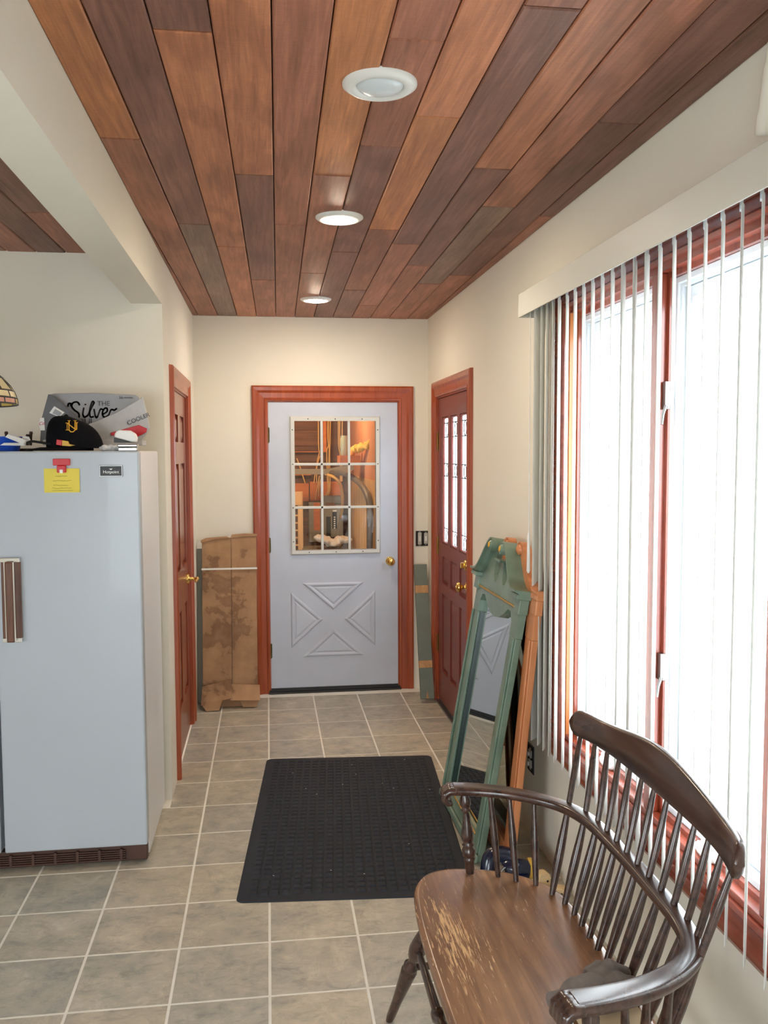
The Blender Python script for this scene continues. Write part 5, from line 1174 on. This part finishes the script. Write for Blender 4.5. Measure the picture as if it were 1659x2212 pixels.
MB().prism([gpx(702, 1027, GY-0.425), gpx(760, 1017.2, GY-0.425), gpx(760, 1016, GY-0.425), gpx(702, 1025.4, GY-0.425)], (0, 0.004, 0)).build('bright_edge', M['glight'], bmn)
ar = [gpx(x, y, yy) for x, y, yy in ((716, 1022, 7.9), (740, 1022, 7.6), (762, 1032, 7.2), (780, 1047, 6.75), (792, 1066, 6.55), (798, 1092, 6.45), (799, 1140, 6.42), (797, 1300, 6.42), (794, 1520, 6.44))]
MB().tube(crom(ar, 8), 0.024, 12).build('drain_hose', M['pipe'], None, label='thick grey hose arching behind the right panes', cat='hose')
ar = [gpx(x, y, yy) for x, y, yy in ((708, 1026, 7.85), (720, 1030, 7.8), (731, 1039, 7.8), (737, 1052, 7.85), (740, 1075, 7.95), (739, 1100, 8.10), (736, 1118, 8.19))]
MB().tube(crom(ar, 8), 0.014, 10).build('thin_hose', M['cable'], None, label='thinner tan hose curving down to the breaker panel', cat='hose')
wires = [[(687, 735), (688, 950), (690, 975), (685, 1000), (684, 1043)], [(707, 735), (710, 940), (706, 975), (707, 1030), (708, 1060), (700, 1072)], [(711, 735), (708, 930), (711, 970), (709, 1030), (711, 1058), (704, 1072)],
         [(716, 735), (713, 945), (712, 980), (713, 1030), (712, 1060), (708, 1072)], [(733, 735), (731, 940), (735, 985), (735, 1040)], [(737, 735), (734, 935), (738, 985), (737, 1040)], [(740, 735), (739, 985), (739, 1040)],
         [(641, 990), (650, 1015), (659, 1044)], [(691, 985), (683, 1012), (678, 1044)], [(690, 1028), (686, 1050), (681, 1080)], [(697, 1026), (690, 1045), (688, 1072)]]
pos_w = ['behind the upper left pane', 'leftmost in the centre bundle', 'second in the centre bundle', 'third in the centre bundle', 'leftmost of the three right of the bundle', 'middle of the three right of the bundle', 'rightmost of the three right of the bundle',
         'slanting at the far left', 'slanting left of the centre bar', 'dropping to the narrow cabinet', 'bending over the plywood']
for i_w, (w_, s_t) in enumerate(zip(wires, pos_w)):
    MB().tube(crom([gpx(x, y, GY-0.06-0.013*(i_w % 4)) for x, y in w_], 6), 0.0055, 7).build('cable', M['cable'], None, label='yellowed electric cable '+s_t, cat='cable', group='cables behind the door glass')
jr = empty('glass_jar', gpx(752, 978, GY-0.3), 'pale glass jar on the shelf behind the top panes', 'jar')
jb, jt = gpx(744, 983.5, 7.2), gpx(744, 941, 7.2)
M['jar'] = plain('milky_jar_glass', (150, 160, 140), 0.2)
MB().lathe(jb, jt, [(0, 0.030), (0.05, 0.034), (0.85, 0.034), (0.95, 0.028), (1, 0.028)], 18).build('jar_body', M['jar'], jr)
sf = gprism(735, 778, 984, 1000, 7.05, 0.30).build('shelf', M['gorange'], None, label='orange shelf carrying the insulation', cat='shelf')
mb = MB()
for k in range(12): mb.blob(gpx(760+3.6*k, 975-1.6*k+rg.uniform(-3, 3), 7.13-0.035*k), (0.026, 0.04, 0.026+0.01*rg.random()), 10, 6)
remeshed('insulation', mb, M['insul'], 0.010, None, 2, 0.018, 0.03, label='crumpled yellow insulation on the shelf behind the right pane', cat='insulation')
sc_ = empty('white_sheeting', gpx(720, 1180, GY-0.5), 'pile of white sheeting at the bottom of the centre panes', 'sheeting')
mb = MB()
for k in range(7): mb.blob(gpx(692+9*k, 1176-4*abs(3-k)+rg.uniform(-4, 4), GY-0.6), (0.06, 0.12, 0.026), 10, 6)
remeshed('folded_sheet', mb, M['paper'], 0.012, sc_, 2, 0.02, 0.04)
box('workbench', (gpx(655, 1190, GY-0.7).x, gpx(745, 1190, GY-0.7).x, GY-0.85, GY-0.3, 0.78, gpx(700, 1186, GY-0.6).z), M['gmetal'], None, label='grey bench top below the electrical panels', cat='bench')
gl2 = bpy.data.lights.new('garage_bulb', 'POINT'); gl2.energy = 22; gl2.color = (1.0, 0.62, 0.28); gl2.shadow_soft_size = 0.05
go = bpy.data.objects.new('garage_bulb', gl2); COL.objects.link(go); go.location = (0.25, 7.1, 2.3)
